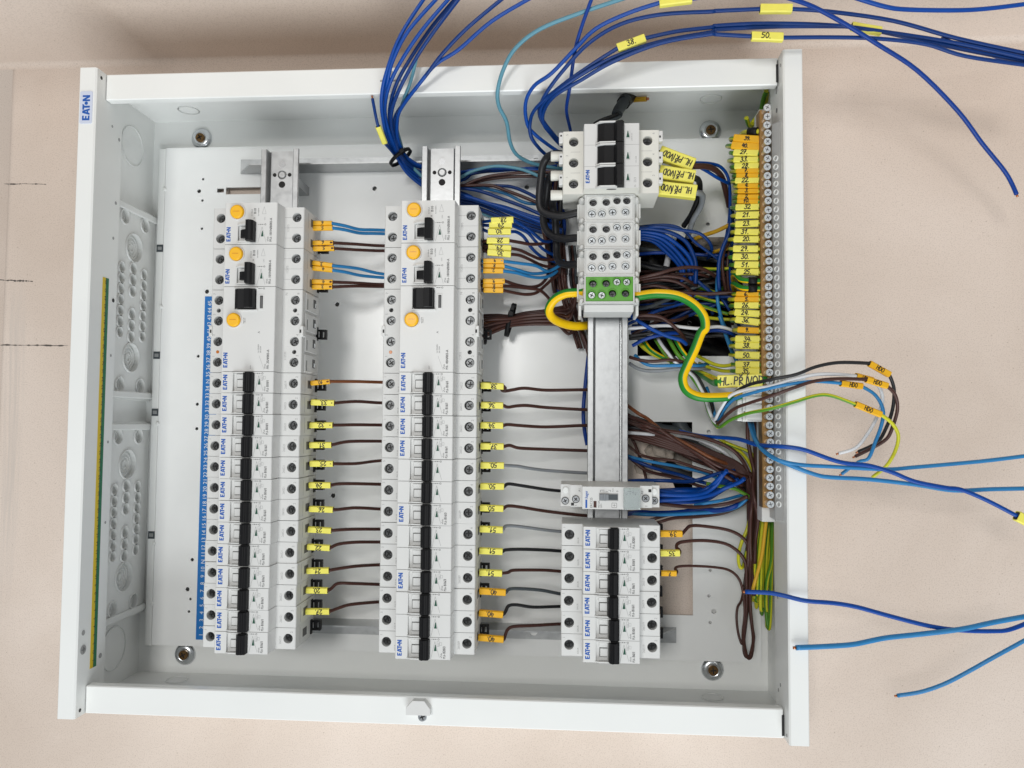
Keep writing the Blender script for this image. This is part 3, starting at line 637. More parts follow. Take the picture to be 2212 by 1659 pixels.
# two-module residual-current breakers with a yellow button
def lever2():
    b = MB(); P = [(-2.2, NZ - 1), (-2.2, NZ + 4), (-1.2, NZ + 8.2), (1.4, NZ + 9), (3.4, NZ + 8.4), (4.4, NZ + 6), (4.4, NZ - 1)]
    b.prism(P[::-1], -15.6, 1.2, 'black', ax='y')
    n = [(-9.2, NZ - 2.3), (-9.0, NZ - .8), (-6.5, NZ + 1.6), (-3, NZ + 2.6), (-1.5, NZ + 2.6), (-1.5, NZ - 2.3)]
    b.prism(n[::-1], -11.8, -5.3, 'black', ax='y')
    return b.mesh('switch_lever')
def rcbo(u, v, lab, amp, code):
    t = thing('residual_current_breaker', lab, 'circuit breaker', (u, v, RW), 'residual-current breakers with a yellow button')
    put('housing', once('rcbo_body', lambda: body(17.4, 0, [8.8, -8.8], pocket=[rect(-11.0, -14.4, -2.0, -2.0)]).mesh('housing')), t)
    put('switch_lever', once('rcbo_lev', lever2), t)
    put('switch_guard', once('rcbo_rdg', lambda: ridges(-15.8, -.6, -12, .2).mesh('switch_guard')), t)
    bt = put('button_collar', once('collar', lambda: MB().lathe([(6.9, 0), (6.8, 1.0), (6.0, 1.0), (5.9, 0)], 'nose', n=28, cap=False).mesh('button_collar')), t, (-11.4, 9.6, NZ))
    put('test_button', once('tbtn', lambda: MB().lathe([(5.7, 0), (5.6, 2.4), (5.2, 3.1), (4.4, 3.2)], 'yellow_button', n=28).box(-2.6, 2.6, -.15, .15, 3.2, 3.35, 'orange_lamp').mesh('test_button')), t, (-11.4, 9.6, NZ))
    for x in (-32.9, 33.4):
        for y in (8.8, -8.8): put('terminal_screw', screw_mesh(3.55, 'term_steel'), t, (x, y, SH - 5.0), random.uniform(0, 1.57))
    put('maker_mark', once('mk2', lambda: (lambda b: (logo(b, 3.6, -18.9, -9.0, NZ + .05), b)[1])(MB()).mesh('maker_mark')), t)
    def pr():
        b = MB(); z = NZ + .05
        triangle_mark(b, 9.9, -8.6, z); seg(b, 13.2, -16, 9.6, -2.8, .25, z); seg(b, 6.2, -16.4, 9.6, -2.8, .25, z); arrows(b, 6, -.9, z)
        write(b, 'PFL6-', 2.0, 18.0, -15.4, z, 'ink_grey', sx=.72, bold=.08); write(b, amp, 2.1, 18.0, -10.0, z, 'ink_grey', sx=.82, bold=.18); write(b, 'xPole', 1.5, 15.3, -15.2, z, 'ink_grey', sx=.85)
        write(b, 'B10', 2.2, 4.4, 8.2, z, 'ink_grey', bold=.15); write(b, 'In=30mA', 1.1, 1.2, 6.4, z, 'ink_grey'); write(b, 'Icn=6000A', 1.1, 6.8, 6.4, z, 'ink_grey'); write(b, 'A', 1.6, 3.6, 3.8, z, 'ink_grey')
        for a in ((9.4, 8, 12.8, 8), (9.4, 8, 11.1, 14), (12.8, 8, 11.1, 14)): seg(b, *a, .2, z)
        write(b, '6000', 1.0, 12.2, 2.6, z, 'ink_faint')
        z = SH + .05; write(b, code, 2.0, 26.9, -3.4, z, 'ink_faint', sx=.8)
        for y in (8.8, -8.8): seg(b, 23, y, 29, y, .25, z, 'ink_faint')
        seg(b, 23, 0, 38.8, 0, .2, z, 'ink_faint')
        return b.mesh('printing')
    put('printing', once(('pr2', amp, code), pr), t)
    put('rail_clip', once('clip', clip_mesh), t, (0, -8, 0))
rcbo(0, 308.0, 'yellow-button breaker beside the blue wires tagged 3 and 4, below its twin', '10/1N/B/003-A', '112873')
rcbo(0, 343.2, 'topmost yellow-button breaker in the row beside the blue number strip', '10/1N/B/003-A', '112873')
rcbo(U2, 308.0, 'yellow-button breaker in the middle row beside the wires tagged 9, 8 and 2', '10/1N/B/003-A', '112873')
rcbo(U2, 343.2, 'topmost yellow-button breaker in the middle row, marked 16', '16/1N/B/003-A', '112875')
def rcd(u, lab, amp, code):
    t = thing('residual_current_switch', lab, 'residual current switch', (u, 255.2, RW), 'four-pole residual-current switches')
    ys = [26.3, 8.8, -8.8, -26.3]
    put('housing', once('rcd_body', lambda: body(35.0, 0, ys, extra=[(33.4, 17.6, 1.9), (33.4, -17.6, 1.9), (-32.9, 17.6, 1.9)], pocket=[rect(-12.0, 16.2, 6.2, 33.2)]).mesh('housing')), t)
    def lev():
        b = MB(); P = [(-11.0, NZ - 2.3), (-11.0, NZ + 2.5), (-8, NZ + 4.2), (-2, NZ + 4.2), (-1, NZ + 8.4), (3.4, NZ + 9), (5.6, NZ + 7), (5.8, NZ - 2.3)]
        return b.prism(P[::-1], 17.0, 32.4, 'black', ax='y').mesh('switch_lever')
    put('switch_lever', once('rcd_lev', lev), t)
    put('switch_guard', once('rcd_g', lambda: MB().box(-12.6, 7.6, 33.3, 34.3, NZ, NZ + 1.4, 'nose', .3).box(-12.6, 7.6, 15.0, 16.1, NZ, NZ + 1.4, 'nose', .3).mesh('switch_guard')), t)
    put('indicator_window', once('rcd_w', lambda: MB().box(8.2, 12.9, 15.4, 28.6, NZ, NZ + .3, 'nose', .2).box(9.4, 11.9, 17.0, 27.6, NZ + .3, NZ + .35, 'slot').box(9.9, 11.4, 17.2, 26.8, NZ + .35, NZ + .4, 'ink_grey').mesh('indicator_window')), t)
    put('button_collar', once('collar', None), t, (-12.2, 7.4, NZ)); put('test_button', once('tbtn', None), t, (-12.2, 7.4, NZ))
    put('indicator_lamp', once('lampo', lambda: MB().lathe([(1.9, -3), (1.8, -.4), (1.1, .3)], 'orange_lamp', n=14).mesh('indicator_lamp')), t, (-32.9, -17.6, SH))
    for x in (-32.9, 33.4):
        for y in ys: put('terminal_screw', screw_mesh(3.6, 'term_steel'), t, (x, y, SH - 3.8), random.uniform(0, 1.57))
    put('side_latch', once('latch', lambda: MB().box(38.2, 41.0, -4.5, 4.5, SH - 6, SH + 1.2, 'nose', .5).box(38.0, 39.6, -1.6, 1.2, SH + 1.2, SH + 1.25, 'slot').mesh('side_latch')), t)
    put('side_latch', once('latch2', lambda: MB().box(-40.6, -37.6, -4.5, 4.5, SH - 6, SH + 1.2, 'nose', .5).box(-39.6, -38.2, -1.6, 1.2, SH + 1.2, SH + 1.25, 'slot').mesh('side_latch')), t)
    put('maker_mark', once('mk3', lambda: (lambda b: (logo(b, 3.7, -18.9, -25.8, NZ + .05), b)[1])(MB()).mesh('maker_mark')), t)
    def pr():
        b = MB(); z = NZ + .05
        write(b, 'TEST', 1.9, -2.6, 4.4, z, 'ink_grey', sx=.9); arrows(b, 6.2, 33.6, z)
        write(b, 'PFR-', 2.0, 18.0, -33.0, z, 'ink_grey', sx=.72, bold=.08); write(b, amp, 2.1, 18.0, -28.6, z, 'ink_grey', sx=.86, bold=.18); write(b, 'xPole', 1.5, 15.3, -32.8, z, 'ink_grey', sx=.85)
        write(b, 'Un 230/400V', 1.2, 9.4, -19.6, z, 'ink_grey', sx=.8); write(b, 'IAn 0,03A', 1.2, 11.2, -19.6, z, 'ink_grey', sx=.8); write(b, 'A', 1.8, 9.8, -3.6, z, 'ink_grey'); write(b, 'www', 1.0, 2.8, -33, z, 'ink_grey')
        seg(b, 14, -33.6, 9.6, -22, .2, z)
        z = SH + .05; write(b, code, 2.0, 26.6, -24, z, 'ink_faint', sx=.85)
        for y, q in zip(ys, '8642'): write(b, q, 2.2, 37.0, y + 4.8, z, 'ink_faint')
        for y, q in zip(ys, '7531'): write(b, q, 2.2, -35.6, y + 4.8, z, 'ink_faint')
        write(b, 'N', 2.2, 26.8, 30.5, z, 'ink_faint')
        return b.mesh('printing')
    put('printing', once(('pr4', amp), pr), t)
    def mouths():
        b = MB()
        for y in ys: b.box(39.7, 40.5, y - 7.6, y + 7.6, 6, 38, 'shell', .4).box(40.5, 40.56, y - 6.4, y + 2.4, 33, 34.4, 'slot').box(40.5, 40.56, y - 3, y + 4.5, 12, 19, 'well').box(40.56, 41.2, y - 2.4, y + 1.2, 14, 17, 'steel')
        return b.mesh('terminal_cover')
    put('terminal_cover', once('rcdm', mouths), t)
    put('rail_clip', once('clip', clip_mesh), t, (0, 2, 0))
rcd(0, 'wide four-pole switch marked 25 with a yellow button, beside the blue strip', '25/4/003-A', '112930')
rcd(U2, 'wide four-pole switch marked 40 with a yellow button, in the middle row', '40/4/003-A', '112933')
# main switch
def main_switch():
    t = thing('main_switch', 'three-pole main switch with three black toggles and white dividers', 'main switch', (U3 - .2, 395.2, RW))
    ys = [17.6, 0, -17.6]
    put('housing', body(26.4, 0, ys, xl=-30.4, xr=30.3, pocket=[rect(-11.6, -25.6, 4.6, 25.6)], sm='cream'), t)
    for y in ys:
        def lev():
            b = MB(); P = [(-11.0, NZ - 2.3), (-11.0, NZ + 1.2), (-6, NZ + 3.4), (1.5, NZ + 3.4), (4.0, NZ + 7.4), (8.0, NZ + 8.4), (9.6, NZ + 5), (9.8, NZ + .1), (4.5, NZ + .1), (4.5, NZ - 2.3)]
            return b.prism(P[::-1], -8.5, 8.5, 'black', ax='y').mesh('switch_lever')
        put('switch_lever', once('ms_lev', lev), t, (0, y, 0))
        for x in (-30.4, 30.3): put('terminal_screw', screw_mesh(3.5, 'steel_dark'), t, (x, y, SH - 5.2), random.uniform(0, 1.57))
    for y in (26.2, 9.6, 8.0, -8.0, -9.6, -26.2):
        put('divider', once('ms_div', lambda: MB().prism([(-13.4, NZ), (4.2, NZ), (4.2, NZ + 4.4), (2.8, NZ + 5.4), (-9.6, NZ + 5.0)][::-1], -.55, .55, 'nose', ax='y').mesh('divider')), t, (0, y, 0))
    for y in (17.6, 0, -17.6):
        put('side_lug', once('lugL', lambda: MB().box(-42.6, -39.3, -4.4, 4.4, SH - 8, SH - .3, 'nose', .4).box(-41.6, -40.2, .8, 2.2, SH - .3, SH - .25, 'slot').mesh('side_lug')), t, (0, y + 4, 0))
        put('side_lug', once('lugR', lambda: MB().box(39.5, 42.8, -4.4, 4.4, SH - 8, SH - .3, 'nose', .4).box(39.8, 41.2, -1.6, .2, SH - .3, SH - .25, 'slot').mesh('side_lug')), t, (0, y + 4, 0))
    for y in (9.6, -7.0, -23.6):
        put('wire_ferrule', once('ferr', lambda: MB().lathe([(4.0, -49.5), (4.3, -48.8), (4.0, -39.6)], 'cream', n=18, axis='x').mesh('wire_ferrule')), t, (0, y, 33))
    b = MB(); logo(b, 3.2, -19.2, -16.8, NZ + .05); put('maker_mark', b, t)
    b = MB(); z = NZ + .05
    for y in ys:
        triangle_mark(b, 13.0, y, z, w=2.6, l=5.4)
        for a in ((14.6, y - 3.4, 11.4, y - 3.4), (14.6, y - 3.4, 14.6, y + 3)): seg(b, *a, .2, z)
    for y in (9, -8.6): seg(b, -22, y, -12, y, .25, z, 'ink_faint'); seg(b, 9.5, y, 22, y, .25, z, 'ink_faint')
    write(b, '25/3', 1.9, 19.6, -22, z, 'ink_faint', sx=.9); write(b, 'IS-', 1.5, 19.4, -25.6, z, 'ink_faint'); write(b, '240/415V', 1.2, 16.6, 12, z, 'ink_faint'); write(b, 'AC-22B', 1.2, 20, -6, z, 'ink_faint')
    z = SH + .05
    for y, p_, q in zip(ys, '531', '642'): write(b, p_, 2, -35, y + 5.4, z, 'ink_faint'); write(b, q, 2, 36, y + 5.4, z, 'ink_faint')
    for y in (9, -8.6): seg(b, -33, y, -25, y, .25, z, 'ink_faint'); seg(b, 25, y, 34, y, .25, z, 'ink_faint')
    put('printing', b, t)
    put('sight_hole', MB().prism([(-4 * math.cos(a), 57.4 + 1.6 * math.sin(a)) for a in [k * math.pi / 8 for k in range(16)]], -26.6, -26.3, 'well', ax='y'), t)
main_switch()
# distribution terminal blocks
def terminal_block(v, lab, green=False, open_=()):
    t = thing('terminal_block', lab, 'terminal block', (U3 - 1.0, v, RW), 'distribution terminal blocks')
    z = 44.0; m = 'green_block' if green else 'terminal_grey'
    up = [(-13.4, 4.6), (-2.6, 4.8), (6.2, 6.0), (14.2, 5.9)]; dn = [(-14.4, -4.8), (-6.2, -4.9), (2.6, -3.6), (13.2, -3.6)]
    b = MB(); H = [circ(x, y, 3.15, 16) for x, y in up + dn]
    b.plate(rect(-19.2, -10.1, 19.2, 10.1), H, z - 1.5, z, m)
    b.box(-19.2, 19.2, -10.1, 10.1, 2, z - 8, m)
    for x, y in up + dn: b.lathe([(3.15, z - 7.9), (3.15, z - 1)], m, c=(x, y, 0), n=16, cap=False); b.add([(px, py, z - 7.9) for px, py in circ(x, y, 3.15, 16)], [tuple(range(16))], 'well')
    for x, y in up + dn: b.lathe([(3.9, z), (3.9, z + .5), (3.2, z + .5), (3.2, z)], m, c=(x, y, 0), n=18, cap=False)
    put('block_face', b, t)
    c = MB()
    for s_ in (-1, 1):
        c.box(s_ * 19.9 - .5, s_ * 19.9 + .5, -11, 11, 2, z + .8, 'terminal_grey')
        c.box(s_ * 22.5 - 2.6, s_ * 22.5 + 2.6, -11, 11, 0, z - 11, 'terminal_grey', .5)
        for y in (8.6, -8.6): c.lathe([(3.0, z - 11), (2.6, z - 7), (1.4, z - 4.6)], 'terminal_grey', c=(s_ * 22.4, y, 0), n=14)
        c.box(s_ * 25.6 - .7, s_ * 25.6 + .7, -6, 6, 14, 34, 'terminal_grey', .3)
    for y in (10.7, -10.7): c.prism([(-25.4, 6), (25.4, 6), (25.4, 30), (20.4, z + .6), (-20.4, z + .6), (-25.4, 30)][::-1], y - .42, y + .42, 'terminal_grey', ax='y')
    put('block_carrier', c, t)
    for i, (x, y) in enumerate(up + dn):
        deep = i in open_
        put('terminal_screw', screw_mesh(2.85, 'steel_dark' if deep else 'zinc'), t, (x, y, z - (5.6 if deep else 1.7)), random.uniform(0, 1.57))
    if green:
        put('end_bracket', MB().box(-20.5, 20.5, -17.5, -11.2, 0, 36, 'terminal_grey', .6).box(-25, -22.6, -20, -11, 2, 30, 'nose', .5).box(22.6, 25, -20, -11, 2, 30, 'nose', .5), t)
terminal_block(357.2, 'grey terminal block with eight screws right below the main switch', open_=(0, 1, 2, 3))
terminal_block(334.8, 'grey terminal block with eight screws, second below the main switch', open_=(0, 1))
terminal_block(312.2, 'grey terminal block with eight screws, touching the green block', open_=(0, 1, 2))
terminal_block(289.8, 'green-faced earth terminal block with eight screws', True, open_=(0, 1, 6, 7))
# relay
def relay():
    t = thing('relay', 'narrow grey relay with a clear cover and a blue mark, alone on the rail', 'relay', (U3, 120.8, RW))
    b = MB(); P = [(-40, 0), (39.8, 0), (39.8, 40), (33.4, 40), (33.4, SH + 1), (23.4, SH + 1), (22.8, 60), (-22.8, 60), (-22.8, SH + 1), (-32.2, SH + 1), (-32.2, 40), (-40, 40)]
    b.prism(P, -8.8, 8.8, 'shell', ax='y'); put('housing', b, t)
    for x, y, z in ((-36.4, -4.6, 40), (-27.8, -2.6, SH + 1), (28.2, -1.2, SH + 1), (35.8, -3.4, 40)):
        put('terminal_screw', once('rl_sc', lambda: (lambda b: b.lathe([(3.1, 0), (3.1, .5), (2.7, .5), (2.7, .1)], 'slot', n=18, cap=False))(MB()).lathe([(2.6, .1), (2.5, .5)], 'steel', n=18).add([(x, y, .55) for x, y in cross(1.6, .4)], [tuple(range(12))], 'slot').mesh('terminal_screw')), t, (x, y, z), random.uniform(0, 1))
    put('blank_cap', MB().lathe([(2.7, 0), (2.6, .4), (2.0, .8)], 'frost', c=(-36, 4.4, 40), n=18), t); put('blank_cap', MB().lathe([(2.7, 0), (2.6, .4), (2.0, .8)], 'frost', c=(35.6, 4.2, 40), n=18), t)
    put('slide_switch', MB().box(-9.6, 5.4, -2.2, 3.8, 60, 60.15, 'ink_faint').box(-9.2, -2.2, -1.6, 3.2, 60.15, 61.6, 'gray', .3).box(-6.2, -4.6, -1.8, 3.4, 61.6, 62.6, 'gray', .2).box(-2.2, 5.0, -1.4, 3.0, 60.15, 60.3, 'slate'), t)
    put('clear_cover', MB().box(9.4, 22.4, -8.6, 8.6, 60.2, 63.0, 'clear_cover', .6), t)
    b = MB(); z = 60.06
    b.box(-20.4, -18.9, -8.0, -1.4, 60, z, 'ink_blue'); write(b, ':hager', 2.6, -18.5, -.8, z, 'ink_blue', sx=.72, bold=.12); write(b, 'ERC125', 2.0, -14.8, -7.8, z, 'ink_grey', sx=.9)
    b.box(-14.0, -11.6, -7.6, -2.4, 60, z, 'brown'); write(b, '1NO 25A', 1.4, -9.2, -7.8, z, 'ink_grey', sx=.75); write(b, '230V~', 1.3, -7.4, -7.8, z, 'ink_grey', sx=.75)
    write(b, '1', 1.6, -2.8, 5.0, z, 'ink_grey'); write(b, 'Auto', 1.0, 1.6, 5.0, z, 'ink_grey'); write(b, '0', 1.6, 5.4, 5.0, z, 'ink_grey')
    for a in ((-8.6, 6.2, -8.6, 4.8), (-8.6, 6.2, -5.6, 6.2), (-.6, 6.2, -.6, 4.8), (-.6, 6.2, -2.4, 6.2), (.4, -7.4, 4.2, -7.4), (.4, -3.8, 4.2, -3.8), (.4, -7.4, .4, -3.8), (4.2, -7.4, 4.2, -3.8), (2.3, -6.6, 2.3, -4.6), (1.3, -5.6, 3.3, -5.6)): seg(b, *a, .25, z, 'ink_grey')
    for s_, x, y in (('A1', 12.6, 2.6), ('A2', 19.4, 2.6)): write(b, s_, 1.4, x, y, z, 'ink_grey')
    for a in ((12.4, 5.6, 14.6, 5.6), (14.6, 3, 14.6, 8), (17, 3, 17, 8), (14.6, 5.6, 17, 4.8)): seg(b, *a, .25, z, 'ink_grey')
    z = SH + 1.06; write(b, 'A1', 1.8, -24.0, 3.4, z, 'ink_grey'); write(b, '1', 1.8, -27, -7.6, z, 'ink_grey'); write(b, 'A2', 1.8, 26.2, 2.0, z, 'ink_grey'); write(b, '2', 1.8, 29.4, -8.0, z, 'ink_grey')
    b.box(-31.6, -29.2, -7.8, -5.4, z - .06, z, 'slot'); b.box(30.4, 32.8, 3.8, 6.2, z - .06, z, 'slot')
    put('printing', b, t)
relay()
# earth bar with its screws
bar = thing('earth_bar', 'long brass earth bar with a row of steel screws', 'terminal bar', (427.0, 0, 0))
put('brass_rail', MB().box(-6.8, 1.2, 112.6, 440, 86, 97.5, 'brass', .4), bar)
put('bar_carrier', MB().box(-4.5, 6.3, 100, 445, 70, 85.8, 'nose', .5), bar)
def bscrew():
    b = MB(); b.lathe([(2.3, 0), (2.3, 7.8), (2.95, 8.1), (2.95, 9.7), (2.75, 10)], 'zinc', n=16, cap=False)
    b.plate(circ(0, 0, 2.75, 16), [cross(1.7, .26)], 10, 10, 'zinc'); b.add([(x, y, 9.3) for x, y in circ(0, 0, 2.2, 8)], [tuple(range(8))], 'slot')
    return b.mesh('clamp_screw')
NB = 47
for i in range(NB):
    v = 437.6 - (437.6 - 116.6) * i / (NB - 1)
    put('clamp_screw', once('bscrew', bscrew), bar, (-2.9 + random.uniform(-.4, .4), v + random.uniform(-.4, .4), 97.5), random.uniform(0, 1.57))
    if i > 5: put('carrier_bump', once('bump', lambda: MB().lathe([(2.5, -.1), (2.4, .9), (1.7, .9), (1.6, 0)], 'frost', n=16, cap=False).mesh('carrier_bump')), bar, (3.8, v, 106.8)).rotation_euler = (0, -.96, 0)
put('carrier_face', MB().prism([(1.6, 84), (6.4, 84), (6.4, 110), (6.0, 110), (1.6, 103.5)], 104, 425, 'carrier', ax='y'), bar)
# ------------------------------------------------------------------ wires
RGBN = {'blue': 'blue', 'navy': 'dark blue', 'lightblue': 'light blue', 'teal': 'pale teal', 'brown': 'brown', 'tan_brown': 'light brown', 'white': 'white', 'gray': 'grey', 'slate': 'dark grey', 'black_cable': 'black'}
def sleeve(parent, org, a, b_, text, colr, d=1, wy=5.2, wz=4.2, h=3.2, pen=.55, nm='marker_sleeve', ratio=1.0):
    X = (b_ - a); L = X.length; X.normalize(); Z = Vector((0, 0, 1)); Z = (Z - X * Z.dot(X)).normalized(); Y = Z.cross(X)
    b = MB(); c = 1.0; P = [(-wy / 2, -wz / 2 + c), (-wy / 2 + c, -wz / 2), (wy / 2 - c, -wz / 2), (wy / 2, -wz / 2 + c), (wy / 2, wz / 2 - c), (wy / 2 - .8, wz / 2), (-wy / 2 + .8, wz / 2), (-wy / 2, wz / 2 - c)]
    j = [random.uniform(-.25, .25) for _ in range(4)]
    o = len(b.v); vs = []
    for x, sc in ((0, .94), (0.6, 1), (L * .5, .97), (L - .6, 1.0), (L, .95)):
        vs += [(x + j[0] * (p[0] > 0), p[0] * sc, p[1] * sc) for p in P]
    fs = [(k * 8 + i, k * 8 + (i + 1) % 8, k * 8 + 8 + (i + 1) % 8, k * 8 + 8 + i)[::-1] for k in range(4) for i in range(8)]
    b.add(vs, fs, colr)
    for x in (0.05, L - .05): b.add([(x, p[0] * .8, p[1] * .8) for p in P], [tuple(range(8))], 'slot')
    for x, k in ((0, 0), (L, 32)): b.add([vs[k + i] for i in range(8)] + [(x, p[0] * .78, p[1] * .78) for p in P], [(i, (i + 1) % 8, 8 + (i + 1) % 8, 8 + i) for i in range(8)], colr)
    o = put(nm, b, parent)
    R = Matrix((X, Y, Z)).transposed().to_4x4()
    o.matrix_local = Matrix.Translation((a - org) * .001) @ R
    if text:
        b = MB(); hand(b, text, h, L * (.5 + random.uniform(-.05, .05)), random.uniform(-.3, .2), wz / 2 + .06, pen=pen, d=d, ratio=ratio); put('handwriting', b, o)
    return o
def path(pts, c=None):
    """(x, y[, w]) read off the photograph, with w (mm out of the wall) run evenly between the points that give it"""
    P = []; ws = [p[2] if len(p) > 2 else None for p in pts]
    known = [i for i, w in enumerate(ws) if w is not None]
    for i in range(len(ws)):
        if ws[i] is None:
            a = max(k for k in known if k < i); b = min(k for k in known if k > i)
            ws[i] = ws[a] + (ws[b] - ws[a]) * (i - a) / (b - a)
    for p, w in zip(pts, ws):
        x, y = c(p[0], p[1]) if c else (p[0], p[1])
        P.append(U(x, y, w))
    return P
def wire(label, group, col, pts, c=None, r=1.45, sl=None, name='wire', cut=None, n=8, per=5, cat='wire', twist=None, black_end=None):
    """sl: list of (index of the path point where the sleeve starts, text, colour, direction, extra)"""
    P = path(pts, c); org = P[0].copy()
    Q = []
    for i, p in enumerate(P):
        Q.append(p)
        if any(s_[0] == i for s_ in sl or ()): Q += [p.lerp(P[i + 1], f) for f in (.12, .5, .88)]
    L = smooth_line(Q, per); L = [p - org for p in L]
    b = MB()
    if col == 'blue' and random.random() < .45: col = 'blue_dark'
    if col == 'yg': b.tube(L, r, 'yg_yellow', 10, 'yg_green', .012 if twist is None else twist, seed=random.uniform(0, 6), frac=.4)
    elif col == 'pe': b.tube(L, r, 'pe_yellow', 16, 'pe_green', .0 if twist is None else twist, seed=.05)
    else: b.tube(L, r, col, n)
    t = thing(name, label, cat, tuple(org), group, me=b)
    for s_ in sl or ():
        i, txt, sc, d = s_[:4]; kw = s_[4] if len(s_) > 4 else {}
        sleeve(t, org, P[i], P[i + 1], txt, sc, d, **kw)
    for e in (cut or ()):
        i, k = (0, 1) if e == 0 else (-1, -2)
        dr = (P[i] - P[k]).normalized(); a = P[i] - org
        put('copper_core', MB().tube([a, a + dr * 2.2], r * .55, 'copper', 8), t)
    if black_end:
        a, q = [P[i] - org for i in black_end]; put('crimp_sleeve', MB().tube([a, a * .5 + q * .5, q], r * 1.5, 'black', 12), t)
    return t
Y_, O_ = 'sleeve_yellow', 'sleeve_orange'
yk = dict(wy=5.3, wz=4.4, h=3.9, pen=.72); ok = dict(wy=4.3, wz=4.0, h=3.0, pen=.6)
GA = 'tagged wires between the first and middle breaker rows'; GB = 'tagged wires leaving the middle breaker row'
c2 = crop(700, 750, 3.16); c3 = crop(700, 1250, 3.16); c4 = crop(700, 1750, 3.16); c5 = crop(700, 2150, 2.458)
for txt, col, pts in (('6.', 'lightblue', [(1600, 395, 76), (1688, 408, 81), (1922, 410, 81), (2080, 440, 72), (2260, 485, 60), (2440, 490, 50), (2620, 497, 44)]), ('5.', 'lightblue', [(1600, 470, 76), (1686, 470, 81), (1930, 468, 81), (2080, 490, 72), (2260, 530, 58), (2440, 535, 50), (2620, 540, 42)])):
    wire(f'blue wire tagged {txt[0]} in orange, {"upper" if txt[0] == "6" else "lower"} of the topmost blue pair between two breaker rows', GA, col, pts, c2, sl=[(1, txt, O_, -1, ok)])
for txt, pts in (('6.', [(1600, 650, 76), (1684, 655, 81), (1937, 652, 81), (2212, 668, 66), (2440, 684, 50), (2620, 690, 44)]), ('5.', [(1600, 722, 76), (1690, 725, 81), (1950, 722, 81), (2212, 738, 66), (2440, 748, 50), (2620, 752, 43)])):
    wire(f'brown wire tagged {txt[0]} in orange, {"upper" if txt[0] == "6" else "lower"} of the topmost brown pair between two breaker rows', GA, 'brown', pts, c2, sl=[(1, txt, O_, -1, ok)])
for txt, pts in (('3.', [(1600, 890, 76), (1682, 900, 81), (1926, 935, 81), (2080, 950, 72), (2260, 975, 60), (2440, 1020, 50), (2620, 1050, 44)]), ('4.', [(1600, 965, 76), (1684, 965, 81), (1930, 992, 81), (2080, 1015, 72), (2260, 1055, 60), (2440, 1075, 50), (2620, 1090, 43)])):
    wire(f'blue wire tagged {txt[0]} in orange, {"upper" if txt[0] == "3" else "lower"} of the second blue pair between two breaker rows', GA, 'lightblue', pts, c2, sl=[(1, txt, O_, -1, ok)])
for txt, pts in (('4.', [(1600, 1130, 76), (1674, 1135, 81), (1930, 1140, 81), (2212, 1150, 66), (2440, 1165, 50), (2620, 1170, 44)]), ('3.', [(1600, 1200, 76), (1676, 1202, 81), (1926, 1200, 81), (2212, 1190, 66), (2440, 1195, 50), (2620, 1195, 43)])):
    wire(f'brown wire tagged {txt[0]} in orange, {"upper" if txt[0] == "4" else "lower"} of the second brown pair between two breaker rows', GA, 'brown', pts, c2, sl=[(1, txt, O_, -1, ok)])
A_ = [('10.', O_, c3, [(1600, 815, 78), (1660, 817, 81), (1896, 797, 81), (2212, 797, 66), (2500, 806, 48), (2640, 808, 44)]),
      ('33.', Y_, c3, [(1600, 1052, 78), (1664, 1055, 81), (1950, 1065, 81), (2212, 1045, 66), (2500, 1062, 48), (2640, 1062, 44)]),
      ('32.', Y_, c3, [(1600, 1340, 78), (1646, 1340, 81), (1930, 1340, 81), (2212, 1335, 66), (2500, 1338, 48), (2640, 1338, 44)]),
      ('31.', Y_, c3, [(1580, 1588, 78), (1644, 1588, 81), (1916, 1586, 81), (2060, 1552, 74), (2212, 1540, 66), (2500, 1540, 48), (2640, 1540, 44)]),
      ('25.', Y_, c4, [(1580, 238, 78), (1650, 238, 81), (1936, 240, 81), (2212, 238, 66), (2420, 212, 50), (2640, 190, 44)]),
      ('24.', Y_, c4, [(1580, 505, 78), (1638, 505, 81), (1906, 507, 81), (2000, 490, 76), (2212, 488, 66), (2500, 495, 48), (2640, 498, 44)]),
      ('26.', Y_, c4, [(1580, 800, 78), (1640, 800, 81), (1934, 812, 81), (2010, 808, 77), (2212, 788, 66), (2500, 802, 48), (2640, 806, 44)]),
      ('23.', Y_, c4, [(1570, 1055, 78), (1626, 1055, 81), (1912, 1072, 81), (2040, 1060, 76), (2212, 1054, 66), (2500, 1054, 48), (2640, 1054, 44)]),
      ('22.', Y_, c4, [(1560, 1270, 78), (1616, 1272, 81), (1896, 1287, 81), (2000, 1240, 76), (2212, 1216, 66), (2500, 1214, 48), (2640, 1214, 44)]),
      ('21.', Y_, c4, [(1550, 1570, 78), (1610, 1571, 81), (1884, 1567, 81), (2000, 1545, 76), (2212, 1515, 66), (2440, 1500, 48), (2640, 1496, 44)]),
      ('20.', Y_, c5, [(1200, 425, 78), (1246, 426, 81), (1452, 430, 81), (1490, 408, 78), (1550, 362, 74), (1700, 362, 66), (1960, 372, 46), (2040, 374, 44)]),
      ('27.', Y_, c5, [(1190, 632, 78), (1242, 632, 81), (1470, 632, 81), (1540, 606, 76), (1650, 570, 70), (1800, 552, 60), (1960, 540, 46), (2040, 536, 44)])]
for i, (txt, sc, c, pts) in enumerate(A_):
    wire(f'brown wire with {"an orange" if sc == O_ else "a yellow"} sleeve {txt[:-1]}, {ORD[i]} single wire between the first two rows', GA, 'tan_brown' if i == 0 else 'brown', pts, c, sl=[(1, txt, sc, -1, ok if sc == O_ else yk)])
d1 = crop(1450, 750, 3.16); d2 = crop(1450, 1250, 3.16); d3 = crop(1450, 1750, 3.16); d4 = crop(1400, 2200, 2.458)
